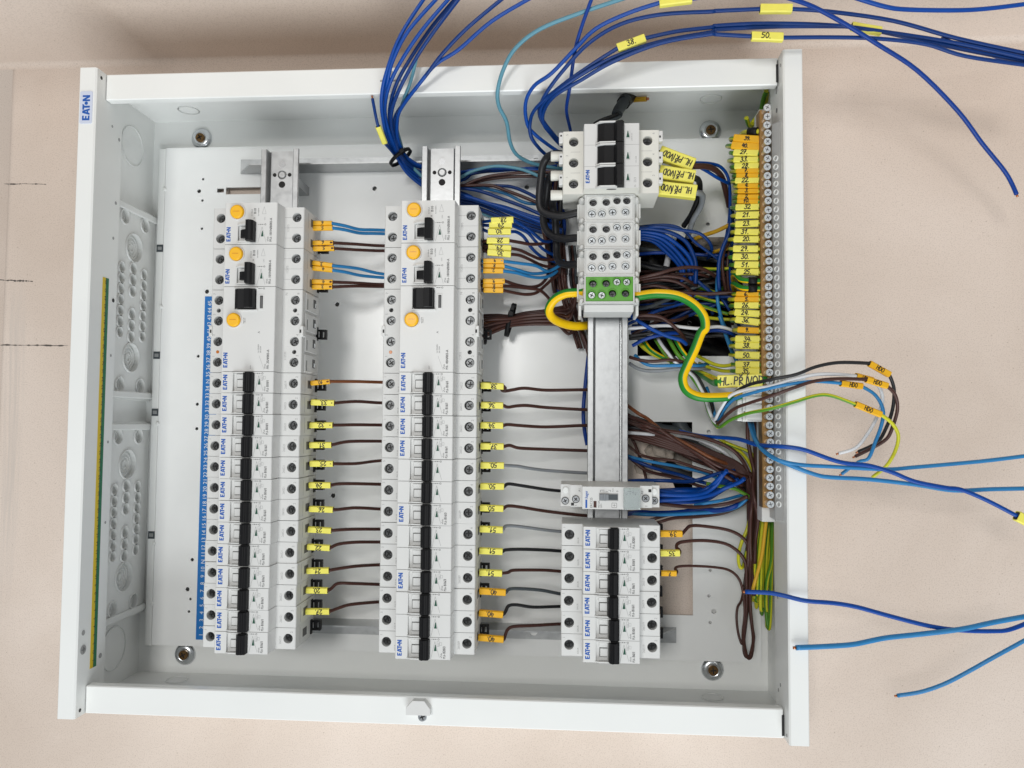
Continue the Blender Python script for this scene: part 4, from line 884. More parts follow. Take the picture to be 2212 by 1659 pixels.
def via(c_from, c_to_x0, c_to_y0, s_):                      # points given in one enlargement, used with another
    def f(x, y, w): 
        px, py = c_from(x, y); return ((px * 1.82278 - c_to_x0) * s_, (py * 1.82278 - c_to_y0) * s_, w)
    return f
e1 = crop(1800, 550, 3.16); E1 = via(e1, 1450, 750, 3.16); e2 = crop(1850, 1100, 3.16); E2 = via(e2, 1450, 750, 3.16)
MR = 'right after the middle row'
for k, (txt, col, pts) in enumerate((
        ('28.', 'blue', [(1410, 392, 74), (1530, 378, 82), (1806, 365, 82), E1(800, 1060, 74), E1(930, 1150, 66), E1(1050, 1250, 56), E1(1130, 1270, 48), E1(1230, 1240, 40)]),
        ('29.', 'blue', [(1410, 432, 72), (1508, 435, 81), (1790, 436, 81), E1(760, 1100, 74), E1(880, 1160, 66), E1(980, 1270, 58), E1(1080, 1370, 50), E1(1200, 1430, 40), E1(1280, 1450, 36)]),
        ('30.', 'blue', [(1410, 480, 72), (1493, 513, 82), (1776, 512, 82), E1(740, 1150, 75), E1(830, 1210, 68), E1(920, 1340, 60), E1(1040, 1450, 50), E1(1180, 1510, 40), E1(1280, 1530, 36)]))):
    wire(f'blue wire with yellow sleeve {txt[:-1]}, {("upper", "middle", "lower")[k]} of three blue ones topping the middle row', GB, col, pts, d1, sl=[(1, txt, Y_, -1, yk)])
for k, (txt, pts) in enumerate((
        ('28.', [(1410, 640, 74), (1478, 625, 82), (1756, 625, 82), E1(780, 1278, 72), E1(900, 1300, 64), E1(1050, 1295, 54), E1(1140, 1262, 46), E1(1220, 1200, 38)]),
        ('29.', [(1410, 680, 72), (1496, 712, 81), (1780, 722, 81), E1(780, 1375, 72), E1(900, 1430, 62), E1(1020, 1482, 52), E1(1120, 1495, 46), E1(1240, 1485, 38)]),
        ('30.', [(1410, 715, 72), (1488, 770, 82), (1777, 795, 82), E1(780, 1440, 72), E1(900, 1490, 62), E1(1020, 1550, 52), E1(1130, 1580, 46), E1(1260, 1580, 38)]))):
    wire(f'brown wire with yellow sleeve {txt[:-1]}, {("upper", "middle", "lower")[k]} of three yellow-sleeved brown ones by the middle row', GB, 'brown', pts, d1, sl=[(1, txt, Y_, -1, yk)])
for k, (txt, pts) in enumerate((
        ('9.', [(1400, 878, 74), (1434, 878, 82), (1686, 880, 82), (1900, 908, 70), (2080, 935, 60), (2212, 1000, 50), E1(1180, 1620, 44), E1(1280, 1560, 40), E1(1330, 1500, 38)]),
        ('8.', [(1400, 938, 72), (1434, 940, 81), (1697, 942, 81), (1850, 985, 72), (1960, 1020, 64), (2060, 1035, 56), (2160, 1028, 50), (2260, 1000, 42), (2330, 960, 38)]),
        ('2.', [(1400, 1000, 72), (1432, 1000, 82), (1680, 1002, 82), (1850, 1026, 72), (1980, 1064, 62), (2100, 1084, 54), (2212, 1078, 48), (2300, 1040, 42), (2350, 1000, 38)]))):
    wire(f'light blue wire with an orange sleeve {txt[0]}, {("upper", "middle", "lower")[k]} of three beside the middle row', GB, 'lightblue', pts, d1, sl=[(1, txt, O_, -1, ok)])
for k, (txt, pts) in enumerate((
        ('9.', [(1400, 1130, 74), (1434, 1130, 82), (1700, 1126, 82), E2(560, 62, 70), E2(700, 92, 60), E2(820, 88, 54), E2(900, 50, 48), E2(960, -30, 44), E2(985, -140, 40), E2(1000, -260, 38)]),
        ('8.', [(1400, 1185, 72), (1428, 1186, 81), (1676, 1188, 81), E2(560, 92, 70), E2(700, 108, 62), E2(850, 128, 54), E2(930, 180, 46), E2(1000, 260, 36), E2(1040, 330, 30)]),
        ('2.', [(1400, 1240, 72), (1438, 1240, 82), (1680, 1244, 82), E2(560, 168, 72), E2(700, 188, 62), E2(820, 170, 54), E2(900, 110, 48), E2(1000, 20, 42), E2(1100, -60, 36)]))):
    wire(f'brown wire with an orange sleeve {txt[0]}, {("upper", "middle", "lower")[k]} of three above the tied brown bundle', GB, 'brown', pts, d1, sl=[(1, txt, O_, -1, ok)])
B_ = [('38.', Y_, 'brown', d2, [(1350, 842, 78), (1404, 845, 82), (1686, 858, 82), (1704, 886, 78), (1660, 900, 74), (1700, 916, 73), (1800, 900, 70), (1950, 880, 64), (2212, 905, 52), (2640, 900, 44), (2860, 905, 40)]),
      ('36.', Y_, 'brown', d2, [(1350, 1088, 78), (1404, 1090, 82), (1680, 1096, 82), (1740, 1116, 78), (1850, 1100, 72), (1980, 1096, 66), (2212, 1120, 52), (2640, 1145, 44), (2860, 1150, 40)]),
      ('34.', Y_, 'brown', d2, [(1350, 1340, 78), (1400, 1340, 82), (1680, 1345, 82), (1740, 1332, 78), (1900, 1346, 70), (2212, 1362, 52), (2640, 1345, 44), (2860, 1342, 40)]),
      ('37.', Y_, 'brown', d2, [(1350, 1600, 78), (1398, 1600, 82), (1686, 1605, 82), (1760, 1592, 78), (1860, 1622, 72), (2000, 1632, 64), (2212, 1640, 52), (2640, 1655, 44), (2860, 1660, 40)]),
      ('50.', Y_, 'gray', d3, [(1350, 256, 78), (1400, 258, 82), (1690, 262, 82), (1850, 270, 72), (2000, 296, 64), (2212, 322, 52), (2640, 352, 44), (2860, 360, 40)]),
      ('50.', Y_, 'black_cable', d3, [(1350, 515, 78), (1395, 518, 82), (1690, 522, 82), (1740, 492, 78), (1860, 505, 72), (2212, 560, 56), (2420, 580, 46), (2620, 590, 40)]),
      ('50.', Y_, 'brown', d3, [(1350, 785, 78), (1390, 787, 82), (1682, 797, 82), (1740, 765, 78), (1900, 780, 70), (2212, 830, 52), (2640, 880, 44), (2860, 890, 40)]),
      ('51.', Y_, 'gray', d3, [(1340, 1048, 78), (1390, 1050, 82), (1676, 1062, 82), (1712, 1016, 78), (1860, 1018, 70), (2212, 1065, 54), (2420, 1084, 46), (2620, 1090, 40)]),
      ('51.', Y_, 'black_cable', d3, [(1340, 1318, 78), (1384, 1320, 82), (1672, 1332, 82), (1710, 1312, 78), (1900, 1304, 70), (2212, 1314, 54), (2420, 1328, 46), (2620, 1334, 40)]),
      ('51.', Y_, 'brown', d3, [(1340, 1588, 78), (1384, 1590, 82), (1666, 1602, 82), (1740, 1592, 78), (1800, 1566, 74), (2000, 1562, 64), (2212, 1565, 54), (2420, 1580, 46), (2620, 1586, 40)]),
      ('40.', O_, 'slate', d4, [(1160, 308, 78), (1200, 310, 82), (1455, 326, 82), (1490, 294, 78), (1600, 290, 72), (1800, 305, 60), (1960, 336, 48), (2060, 350, 42)]),
      ('40.', O_, 'black_cable', d4, [(1160, 520, 78), (1195, 522, 82), (1428, 540, 82), (1452, 510, 79), (1482, 456, 76), (1560, 446, 72), (1720, 468, 64), (1960, 462, 48), (2060, 462, 42)]),
      ('40.', O_, 'brown', d4, [(1160, 758, 78), (1190, 760, 82), (1434, 780, 82), (1446, 750, 79), (1470, 690, 76), (1530, 656, 72), (1720, 646, 64), (1960, 632, 48), (2060, 630, 42)])]
NB_ = ['topmost', 'second', 'third', 'fourth', 'fifth', 'sixth', 'seventh', 'eighth', 'ninth', 'tenth', 'eleventh', 'twelfth', 'lowest']
for i, (txt, sc, col, c, pts) in enumerate(B_):
    wire(f'{RGBN[col]} wire with {"an orange" if sc == O_ else "a yellow"} sleeve {txt[:-1]}, {NB_[i]} single wire leaving the middle row', GB, col, pts, c, sl=[(1, txt, sc, -1, dict(wy=5.6, wz=4.4, h=4.0, pen=.74))])
f1 = crop(2100, 1800, 2.765); GC = 'tagged wires leaving the short row of six'
f2 = crop(2400, 2000, 2.458); F2 = via(f2, 2100, 1800, 2.765)
wire('brown wire with an orange sleeve 39, uppermost of three leaving the short row', GC, 'brown', [(1340, 830, 76), (1382, 832, 82), (1620, 832, 82), (1660, 790, 78), (1710, 750, 74), F2(900, 175, 68), F2(1150, 215, 62), F2(1290, 290, 58), F2(1350, 400, 56), F2(1362, 600, 54), F2(1360, 900, 50), F2(1380, 1150, 46), F2(1395, 1260, 44), F2(1370, 1400, 42), F2(1345, 1445, 41), F2(1310, 1420, 40), F2(1300, 1300, 36), F2(1330, 1000, 32), F2(1350, 600, 30), F2(1380, 100, 28)], f1, sl=[(1, '39.', O_, -1, dict(wy=5.4, wz=5.4, h=4.0, pen=.7))])
wire('brown wire with a yellow sleeve 35 that bends sharply back over itself', GC, 'brown', [(1340, 1040, 76), (1382, 1042, 82), (1594, 1042, 82), (1585, 1010, 80), (1560, 985, 78), (1570, 945, 76), (1640, 920, 74), F2(900, 315, 68), F2(1100, 340, 62), F2(1230, 410, 58), F2(1310, 520, 55), F2(1325, 700, 52), F2(1322, 1000, 48), F2(1300, 1250, 45), F2(1320, 1400, 43), F2(1345, 1455, 42), F2(1375, 1420, 40), F2(1390, 1250, 36), F2(1350, 900, 32), F2(1340, 500, 30), F2(1390, 100, 27)], f1, sl=[(1, '35.', Y_, -1, dict(wy=5.4, wz=5.4, h=4.0, pen=.7))])
wire('thin dark wire with a short orange sleeve 7, lowest of three leaving the short row', GC, 'brown', [(1350, 1262, 76), (1390, 1263, 82), (1556, 1265, 82), (1562, 1240, 80), (1545, 1210, 78), (1590, 1190, 76), (1720, 1184, 72), F2(1000, 572, 66), F2(1150, 600, 60), F2(1240, 670, 56), F2(1285, 780, 53), F2(1308, 1000, 50), F2(1290, 1200, 46), F2(1285, 1320, 44), F2(1250, 1230, 42), F2(1230, 1080, 40), F2(1240, 960, 38), F2(1285, 860, 34), F2(1330, 500, 28), F2(1350, 100, 26)], f1, r=1.15, sl=[(1, '7.', O_, -1, dict(wy=4.6, wz=4.4, h=3.2, pen=.6))])
# --- earth wires to the brass bar
p1 = crop(2600, 350, 3.16); p2 = crop(2600, 850, 3.16); p3 = crop(2500, 1250, 2.765)
PE = [(p1, '39.', O_, 918, 618, 1243, 640, 7.0), (p1, '40.', O_, 890, 705, 1243, 732, 6.4), (p1, '27.', Y_, 915, 795, 1222, 802, 5.6), (p1, '33.', Y_, 920, 885, 1222, 885, 5.2), (p1, '28.', Y_, 930, 965, 1230, 960, 5.2),
      (p1, '7.', O_, 950, 1025, 1228, 1025, 4.2), (p1, '8.', O_, 955, 1082, 1228, 1082, 4.0), (p1, '22.', Y_, 940, 1145, 1232, 1142, 5.0), (p1, '4.', O_, 970, 1210, 1225, 1212, 4.3), (p1, '3.', O_, 972, 1276, 1228, 1276, 4.3), (p1, '2.', O_, 968, 1347, 1228, 1347, 4.3),
      (p1, '10.', O_, 965, 1402, 1225, 1406, 4.1), (p1, '32', Y_, 945, 1478, 1232, 1470, 5.4), (p1, '21.', Y_, 945, 1578, 1230, 1570, 6.0), (p2, '23.', Y_, 940, 108, 1228, 95, 5.6), (p2, '31.', Y_, 935, 200, 1228, 206, 5.4), (p2, '20.', Y_, 920, 292, 1228, 294, 5.4),
      (p2, '29.', Y_, 915, 412, 1222, 414, 5.6), (p2, '30.', Y_, 908, 512, 1225, 514, 5.6), (p2, '51.', Y_, 928, 608, 1228, 612, 5.6), (p2, '25.', Y_, 950, 698, 1230, 702, 5.6), (p2, '6.', O_, 950, 974, 1230, 980, 4.3), (p2, '5.', O_, 930, 1038, 1230, 1040, 4.3),
      (p2, '26.', Y_, 928, 1113, 1230, 1114, 5.4), (p2, '24.', Y_, 930, 1203, 1235, 1222, 5.6), (p2, '36.', Y_, 940, 1288, 1234, 1330, 5.6), (p2, '9.', O_, 970, 1418, 1235, 1430, 5.0), (p2, '34.', Y_, 940, 1533, 1240, 1536, 5.8), (p2, '38.', Y_, 938, 1612, 1236, 1618, 5.6),
      (p3, '50.', Y_, 1096, 408, 1362, 416, 6.2), (p3, '37.', Y_, 1102, 512, 1362, 516, 5.8), (p3, '35.', Y_, 1104, 582, 1362, 590, 5.6)]
NUMW = ['first', 'second', 'third', 'fourth', 'fifth', 'sixth', 'seventh', 'eighth', 'ninth', 'tenth', 'eleventh', 'twelfth', 'thirteenth', 'fourteenth', 'fifteenth', 'sixteenth', 'seventeenth', 'eighteenth', 'nineteenth', 'twentieth', 'twenty-first', 'twenty-second', 'twenty-third', 'twenty-fourth', 'twenty-fifth', 'twenty-sixth', 'twenty-seventh', 'twenty-eighth', 'twenty-ninth', 'thirtieth', 'thirty-first', 'thirty-second']
for i, (c, txt, sc, x0, y0, x1, y1, wy) in enumerate(PE):
    k = 1 if c != p3 else .875; q = random.uniform(-10, 14)
    wire(f'yellow-green earth wire with {"an orange" if sc == O_ else "a yellow"} sleeve {txt.strip(".")}, {NUMW[i]} sleeve down the brass bar', 'tagged earth wires at the brass bar', 'yg',
         [(x0 + 60 * k, y0 + q + 24, 22), (x0 - 30 * k, y0 + q + 10, 44), (x0 - (56 + random.uniform(-22, 18)) * k, y0 + 4 + q * .6, 64), (x0 - 40 * k, y0 + 2, 76), (x0, y0, 84), (x1, y1, 93), (x1 + 60 * k, y1 + 1, 93)], c, r=1.7, sl=[(4, txt, sc, 1, dict(wy=wy, wz=4.6, h=3.9 if sc == Y_ else 3.1, pen=.8))])
wire('thick yellow-green wire with a black crimp above all sleeves at the brass bar', 'crimped earth wires at the brass bar', 'yg', [(1000, 700, 20), (1000, 600, 50), (1030, 555, 72), (1100, 535, 86), (1215, 530, 92), (1290, 530, 92)], p1, r=2.3, black_end=(3, 4))
for k, (lab, pts) in enumerate((('upper', [(930, 900, 40), (905, 760, 60), (940, 730, 78), (1000, 790, 86), (1095, 808, 92), (1205, 812, 93), (1260, 812, 93)]), ('lower', [(940, 980, 40), (905, 860, 60), (930, 850, 76), (1000, 890, 86), (1095, 905, 92), (1205, 908, 93), (1260, 908, 93)]))):
    wire(f'thick earth wire with a black crimp, {lab} of the pair below the sleeve 25', 'crimped earth wires at the brass bar', 'pe', pts, p2, r=2.2, black_end=(4, 5), twist=0)
# main earth cable, left loop and right loop
wire('thick yellow-green main earth cable looping out of the green block behind the rail', 'thick earth cables at the green block', 'pe', [(1420, 165, 92), (1330, 165, 90), (1180, 180, 88), (1050, 255, 84), (985, 370, 78), (1020, 470, 70), (1130, 540, 60), (1290, 580, 52), (1440, 575, 46), (1600, 560, 40)], e2, r=3.8, cat='cable', name='earth_cable')
g1 = crop(2450, 900, 3.687); g3 = crop(2500, 1250, 2.765)
G3 = via(g3, 2450, 900, 3.687)
ec = wire('thick yellow-green main earth cable snaking from the green block to the sleeve HL.PŘÍVOD', 'thick earth cables at the green block', 'pe', [(150, 985, 92), (250, 975, 92), (500, 945, 96), (800, 975, 98), (1040, 1100, 98), (1180, 1270, 98), (1205, 1440, 98), G3(720, 170, 98), G3(650, 350, 98), G3(570, 520, 98), G3(520, 660, 98), G3(560, 790, 98), G3(690, 860, 98), G3(880, 870, 97), G3(1070, 858, 95), G3(1150, 850, 92)], g1, r=3.8, cat='cable', name='earth_cable')
lead = wire('earth conductor in a large yellow sleeve reading HL.PŘÍVOD above the connectors', 'main supply conductors with large yellow sleeves', 'pe', [(600, 560, 20), (760, 640, 40), (870, 705, 70), (902, 700, 90), (1386, 682, 97), (1420, 680, 95)], p3, r=3.4, sl=[(3, 'HL.PRIVOD', Y_, 1, dict(wy=10.6, wz=8.0, h=6.2, pen=.95))], cat='cable', name='earth_cable')
# --- three main supply conductors
h1 = crop(2000, 300, 2.458)
for k, (a, b_, cols, w) in enumerate((((1468, 745), (1798, 870), 'brown', 84), ((1465, 935), (1806, 985), 'black_cable', 86), ((1462, 1090), (1822, 1128), 'gray', 88))):
    tail = ([(1950, 880), (2060, 960), (2110, 1120), (2140, 1260)], [(1850, 1020), (1850, 1150), (1780, 1330), (1700, 1450)], [(1880, 1150), (1870, 1250), (1790, 1400), (1740, 1560)])[k]
    wire(f'{RGBN[cols]} supply cable in a large yellow sleeve, {("upper", "middle", "lower")[k]} of three at the main switch', 'main supply conductors with large yellow sleeves', cols,
         [(a[0] - 30, a[1] - 5, w), (a[0], a[1], w), (b_[0], b_[1], w + 3), (tail[0][0], tail[0][1], w - 10), (tail[1][0], tail[1][1], w - 28), (tail[2][0], tail[2][1], w - 42), (tail[3][0], tail[3][1], w - 55)], h1, r=2.6, sl=[(1, 'HL.PRIVOD', Y_, -1, dict(wy=11.5, wz=9.0, h=5.0, pen=.85, ratio=.92))], cat='cable', name='supply_cable')
for k, pts in enumerate(([(1700, 900, 76), (1800, 868, 80), (1900, 905, 70), (2030, 985, 60), (2140, 1040, 50)], [(1720, 850, 78), (1800, 838, 80), (1950, 845, 70), (2060, 880, 60), (2130, 980, 52), (2150, 1150, 46), (2140, 1400, 40), (2090, 1659, 36)])):
    wire(f'{("straighter", "curving")[k]} blue wire coming out of the uppermost large yellow sleeve', 'blue wires from the uppermost large sleeve', 'blue', pts, h1)
# --- black links between the main switch and the terminal blocks
GL = 'black link cables between main switch and terminal blocks'
for k, (lab, pts) in enumerate((('outermost', [(1300, 180, 92), (1215, 180, 90), (1120, 220, 84), (1065, 330, 80), (1042, 500, 78), (1022, 720, 76), (1040, 860, 76), (1130, 925, 78), (1300, 948, 82), (1480, 915, 86), (1560, 905, 86)]),
                               ('middle', [(1300, 435, 92), (1205, 440, 88), (1140, 500, 76), (1110, 700, 66), (1072, 950, 62), (1095, 1100, 64), (1180, 1195, 68), (1320, 1232, 76), (1480, 1222, 84), (1560, 1220, 86)]),
                               ('innermost', [(1310, 690, 92), (1215, 700, 86), (1190, 820, 70), (1220, 1000, 60), (1235, 1300, 56), (1250, 1480, 60), (1330, 1550, 70), (1480, 1552, 82), (1560, 1550, 86)]))):
    wire(f'thick black link cable, {lab} of three looping from the main switch to the grey blocks', GL, 'black_cable', pts, e1, r=3.3, cat='cable', name='link_cable', n=12)
# --- blue bundle tied at the top, going up over the top flange
t1 = crop(1400, 0, 1.58); GT = 'blue wires in the bundle tied beside the middle rail'
TL = 'blue wire in the tied bundle rising over the top flange beside the middle rail'
tb = [[(440, -30, 140), (280, 220, 134), (195, 440, 124), (162, 600, 112), (172, 750, 92), (205, 880, 70), (262, 985, 52), (330, 1085, 44), (460, 1180, 38), (640, 1230, 34)],
      [(525, -30, 142), (330, 190, 137), (235, 370, 128), (200, 500, 120), (175, 650, 100), (190, 780, 84), (225, 890, 66), (275, 990, 50), (350, 1085, 42), (470, 1160, 36), (640, 1200, 32)],
      [(600, -30, 144), (420, 180, 138), (290, 370, 128), (210, 530, 118), (182, 680, 98), (205, 810, 80), (245, 910, 62), (280, 975, 52), (345, 1060, 42), (470, 1130, 35), (640, 1170, 30)],
      [(640, -30, 138), (480, 160, 132), (350, 350, 124), (255, 520, 115), (212, 680, 94), (220, 800, 76), (255, 915, 60), (290, 985, 48), (370, 1060, 38), (480, 1110, 34), (640, 1150, 28)],
      [(660, -30, 146), (500, 180, 140), (390, 340, 130), (285, 530, 119), (230, 670, 102), (222, 770, 86), (248, 880, 66), (292, 980, 54), (360, 1050, 44), (480, 1095, 38), (640, 1130, 33)],
      [(940, -30, 144), (700, 170, 138), (545, 330, 128), (430, 480, 118), (310, 630, 98), (245, 730, 84), (245, 830, 72), (275, 930, 58), (310, 990, 48), (370, 1030, 42), (480, 1060, 36), (640, 1090, 30)],
      [(1120, -30, 142), (850, 130, 137), (640, 310, 128), (500, 400, 122), (390, 530, 115), (280, 680, 96), (258, 770, 82), (265, 870, 66), (305, 960, 52), (345, 1000, 46), (420, 1040, 40), (520, 1060, 34), (660, 1070, 28)]]
for k, pts in enumerate(tb): wire(f'blue wire of the tied bundle, {("leftmost", "second", "third", "fourth", "fifth", "sixth", "last")[k]} where it meets the picture\'s top', GT, 'blue', pts, t1, r=1.6)
wire('pale teal wire half hidden inside the tied blue bundle', None, 'teal', [(385, 340, 118), (345, 500, 112), (300, 620, 100), (255, 760, 74), (275, 870, 58), (315, 985, 46), (380, 1060, 38), (480, 1110, 30), (640, 1130, 25)], t1)
wire('short blue wire end with bare copper and a yellow sleeve beside the tied bundle', None, 'blue', [(105, 612, 104), (125, 720, 98), (140, 785, 92), (182, 890, 78), (225, 940, 64), (270, 1000, 46), (340, 1085, 38), (480, 1180, 32), (640, 1220, 27)], t1, r=1.35, sl=[(2, '', Y_, 1, dict(wy=5, wz=4))], cut=(0,))
# --- blue wires arching from the main switch to the right
GR = 'blue wires arching away from the main switch'
r1 = crop(2632, 0, 1.58); R1 = via(r1, 1400, 0, 1.58)
wire('blue wire with a blank yellow sleeve near the top edge, arching from the main switch', GR, 'blue', [(1330, 890, 60), (1280, 880, 66), (1190, 800, 78), (1142, 700, 92), (1180, 590, 112), (1290, 440, 126), (1450, 270, 134), (1650, 150, 138), (1900, 90, 140), (2212, 72, 140), R1(300, 68, 140), R1(568, 56, 140), R1(766, 56, 140), R1(1000, 72, 138), R1(1400, 130, 134), R1(1800, 240, 130), R1(2260, 340, 126)], t1, r=1.6, sl=[(11, '', Y_, 1, dict(wy=7, wz=5.4))])
wire('blue wire whose yellow sleeve is cut by the top edge of the picture', GR, 'blue', [(1300, 960, 56), (1240, 930, 62), (1120, 840, 76), (1068, 770, 86), (1058, 640, 104), (1110, 535, 117), (1220, 455, 126), (1370, 300, 134), (1500, 175, 140), (1700, 80, 146), (1890, 18, 150), (2092, -8, 152), (2300, -40, 152)], t1, r=1.6, sl=[(10, '', Y_, 1, dict(wy=7, wz=5.4))])
wire('blue wire with a yellow sleeve 38 above the main switch', GR, 'blue', [(1260, 1010, 50), (1195, 970, 58), (1140, 920, 68), (1092, 850, 78), (1086, 760, 88), (1125, 670, 102), (1280, 535, 120), (1450, 415, 128), (1630, 300, 134), (1802, 238, 136), (2000, 195, 138), (2212, 170, 138), R1(300, 160, 138), R1(600, 146, 138), R1(1000, 156, 136), R1(1300, 192, 134), R1(1800, 270, 130), R1(2260, 370, 126)], t1, r=1.6, sl=[(8, '38.', Y_, 1, dict(wy=6.6, wz=5.2, h=4.4, pen=.75))])
wire('blue wire with a yellow sleeve 50 above the corner of the enclosure', GR, 'blue', [(1330, 930, 54), (1280, 905, 62), (1220, 840, 74), (1170, 770, 86), (1172, 690, 98), (1240, 595, 116), (1400, 500, 126), (1600, 385, 134), (1900, 268, 140), (2212, 212, 142), R1(300, 214, 142), R1(516, 226, 142), R1(712, 234, 142), R1(1000, 232, 140), R1(1300, 240, 138), R1(1600, 275, 134), R1(1850, 350, 130), R1(2260, 410, 124)], t1, r=1.6, sl=[(11, '50.', Y_, 1, dict(wy=6.8, wz=5.2, h=4.4, pen=.75))])
wire('blue wire running beside the one tagged 38, with no sleeve of its own', GR, 'blue', [(1330, 950, 50), (1270, 880, 66), (1160, 740, 90), (1165, 650, 104), (1260, 560, 119), (1420, 455, 128), (1620, 350, 133), (1900, 258, 136), (2212, 200, 137), R1(300, 185, 137), R1(700, 165, 136), R1(1140, 165, 133), R1(1322, 196, 132), R1(1800, 300, 128), R1(2260, 390, 122)], t1, r=1.6, sl=[(11, '', Y_, 1, dict(wy=6.6, wz=5.2))])
wire('dark blue wire dropping steeply from the top edge to the main switch', None, 'navy', [(1475, -25, 150), (1412, 150, 140), (1368, 300, 130), (1345, 450, 119), (1330, 560, 110), (1312, 680, 92), (1330, 780, 74), (1350, 860, 56)], t1, r=1.5)
wire('pale teal wire swinging from the top edge down to the black link cables', None, 'teal', [(1700, -20, 146), (1400, 80, 142), (1150, 180, 136), (1000, 295, 128), (925, 420, 120), (885, 560, 112), (892, 660, 100), (940, 760, 86), (960, 880, 68), (1000, 960, 54), (1080, 1008, 44), (1180, 1035, 38), (1300, 1050, 34)], t1, r=1.7)
wire('long blue wire sweeping down across the bare plaster and ending in mid-air', None, 'navy', [(740, -15, 165), (900, 42, 158), (1100, 150, 148), (1300, 275, 138), (1550, 440, 122), (1800, 690, 100), (1950, 890, 86), (2080, 1050, 76), (2130, 1130, 72), (2166, 1210, 70)], r1, r=1.75, cut=(-1,))
wire('blue wire crossing the upper right corner of the picture', None, 'blue', [(1160, -15, 150), (1350, 42, 146), (1500, 60, 142), (1800, 64, 138), (2000, 52, 136), (2260, 20, 134)], r1, r=1.75)
wire('blue wire entering low at the right edge below the other arching ones', None, 'navy', [(1700, 236, 128), (1850, 300, 124), (1980, 330, 122), (2100, 372, 120), (2260, 395, 118)], r1, r=1.6)
# --- black conduit and stub at the top
wire('black corrugated conduit bending in under the top flange', None, 'black_cable', [(1400, 20, 20), (1250, 140, 30), (1150, 220, 40), (1115, 262, 46)], h1, r=6.2, n=14, cat='conduit', name='conduit', per=4)
wire('grey cable sheath coming out of the black conduit', None, 'slate', [(1150, 220, 44), (1110, 270, 48), (1070, 330, 52), (1055, 370, 54)], h1, r=5.0, n=14, cat='cable', name='cable_sheath')
wire('black cable core running from the grey sheath to the main switch', 'cores leaving the grey sheath', 'black_cable', [(1080, 340, 54), (1040, 375, 56), (920, 420, 62), (850, 455, 66), (790, 520, 68)], h1, r=1.7)
wire('dark grey cable core beneath the black one above the main switch', 'cores leaving the grey sheath', 'slate', [(1090, 370, 52), (1060, 405, 54), (950, 435, 58), (850, 470, 62), (760, 540, 64)], h1, r=1.5)
wire('short yellow tube end sticking out beside the black conduit', None, 'amber', [(1180, 232, 34), (1250, 226, 38), (1340, 220, 42)], h1, r=2.4, cat='tube', name='tube_end', cut=(-1,))
# --- blue, teal and brown wires between the middle rail and the main switch
m1 = crop(1400, 450, 2.458); GM = 'wires running behind the middle rail to the main switch'
SHEAF = 0
for w0, w1, pts in ((34, 40, [(560, 470), (640, 500), (820, 560), (1018, 562), (1300, 520), (1700, 540), (1950, 570)]), (30, 36, [(560, 560), (700, 620), (1018, 640), (1150, 565), (1400, 545), (1800, 515), (1950, 500)]), (38, 30, [(600, 560), (800, 590), (1018, 590), (1250, 555), (1500, 535), (1800, 560), (2000, 590)]),
                  (26, 36, [(900, 690), (1300, 692), (1500, 700), (1650, 755), (1770, 815), (1900, 860)]), (40, 46, [(800, 690), (1020, 715), (1200, 742), (1450, 830), (1650, 905), (1830, 985), (1950, 1020)]),
                  (34, 40, [(800, 720), (1030, 762), (1200, 840), (1450, 900), (1700, 985), (1850, 1020), (1980, 1050)]), (30, 44, [(800, 760), (1020, 800), (1250, 860), (1500, 960), (1700, 1040), (1850, 1085), (2000, 1120)]),
                  (24, 38, [(800, 800), (1020, 830), (1250, 890), (1500, 1000), (1700, 1070), (1850, 1110), (2000, 1140)]), (20, 32, [(800, 830), (1020, 855), (1250, 930), (1500, 1030), (1700, 1100), (1850, 1140), (2000, 1160)]),
                  (28, 26, [(900, 800), (1060, 815), (1300, 880), (1550, 960), (1750, 1020), (1900, 1060)]), (16, 20, [(900, 860), (1060, 870), (1300, 960), (1550, 1060), (1750, 1130), (1900, 1170)]), (44, 50, [(900, 740), (1060, 790), (1250, 850), (1500, 930), (1700, 1010), (1850, 1060), (1960, 1090)])):
    n_ = len(pts); ys_ = sorted((562, 640, 590, 692, 715, 762, 800, 830, 855, 807, 868, 773)); yk_ = (562, 640, 590, 692, 715, 762, 800, 830, 855, 807, 868, 773)[SHEAF]; SHEAF += 1
    wire(f'blue wire, {ORD[ys_.index(yk_)]} from the top where the sheaf leaves the middle rail', GM, 'blue', [(x, y, w0 + (w1 - w0) * i / (n_ - 1)) for i, (x, y) in enumerate(pts)], m1, r=1.6)
for lab, col, w, pts in (('pale teal wire arching over the blue sheaf behind the middle rail', 'teal', 44, [(560, 520), (700, 640), (900, 680), (1018, 612), (1150, 545), (1350, 502), (1550, 520), (1700, 565), (1830, 630)]),
                         ('upper brown wire fanning out beside the middle rail', 'brown', 40, [(800, 730), (960, 720), (1060, 685), (1180, 632), (1350, 590), (1700, 558), (1900, 560)]), ('second brown wire fanning out beside the middle rail', 'brown', 36, [(800, 740), (980, 712), (1080, 690), (1250, 636), (1500, 605), (1780, 600), (1950, 610)]),
                         ('lower brown wire dipping toward the black links behind the middle rail', 'brown', 42, [(800, 690), (1020, 692), (1300, 688), (1450, 735), (1600, 790), (1780, 865), (1900, 920)]), ('dark teal wire under the lower brown one behind the middle rail', 'lightblue', 34, [(850, 700), (1020, 716), (1250, 718), (1450, 768), (1600, 840), (1700, 866), (1850, 870)]),
                         ('teal wire at the underside of the blue sheaf', 'teal', 14, [(900, 880), (1100, 920), (1300, 985), (1500, 1040), (1700, 1110)])):
    wire(lab, GM, col, [(x, y, w) for x, y in pts], m1, r=1.5)
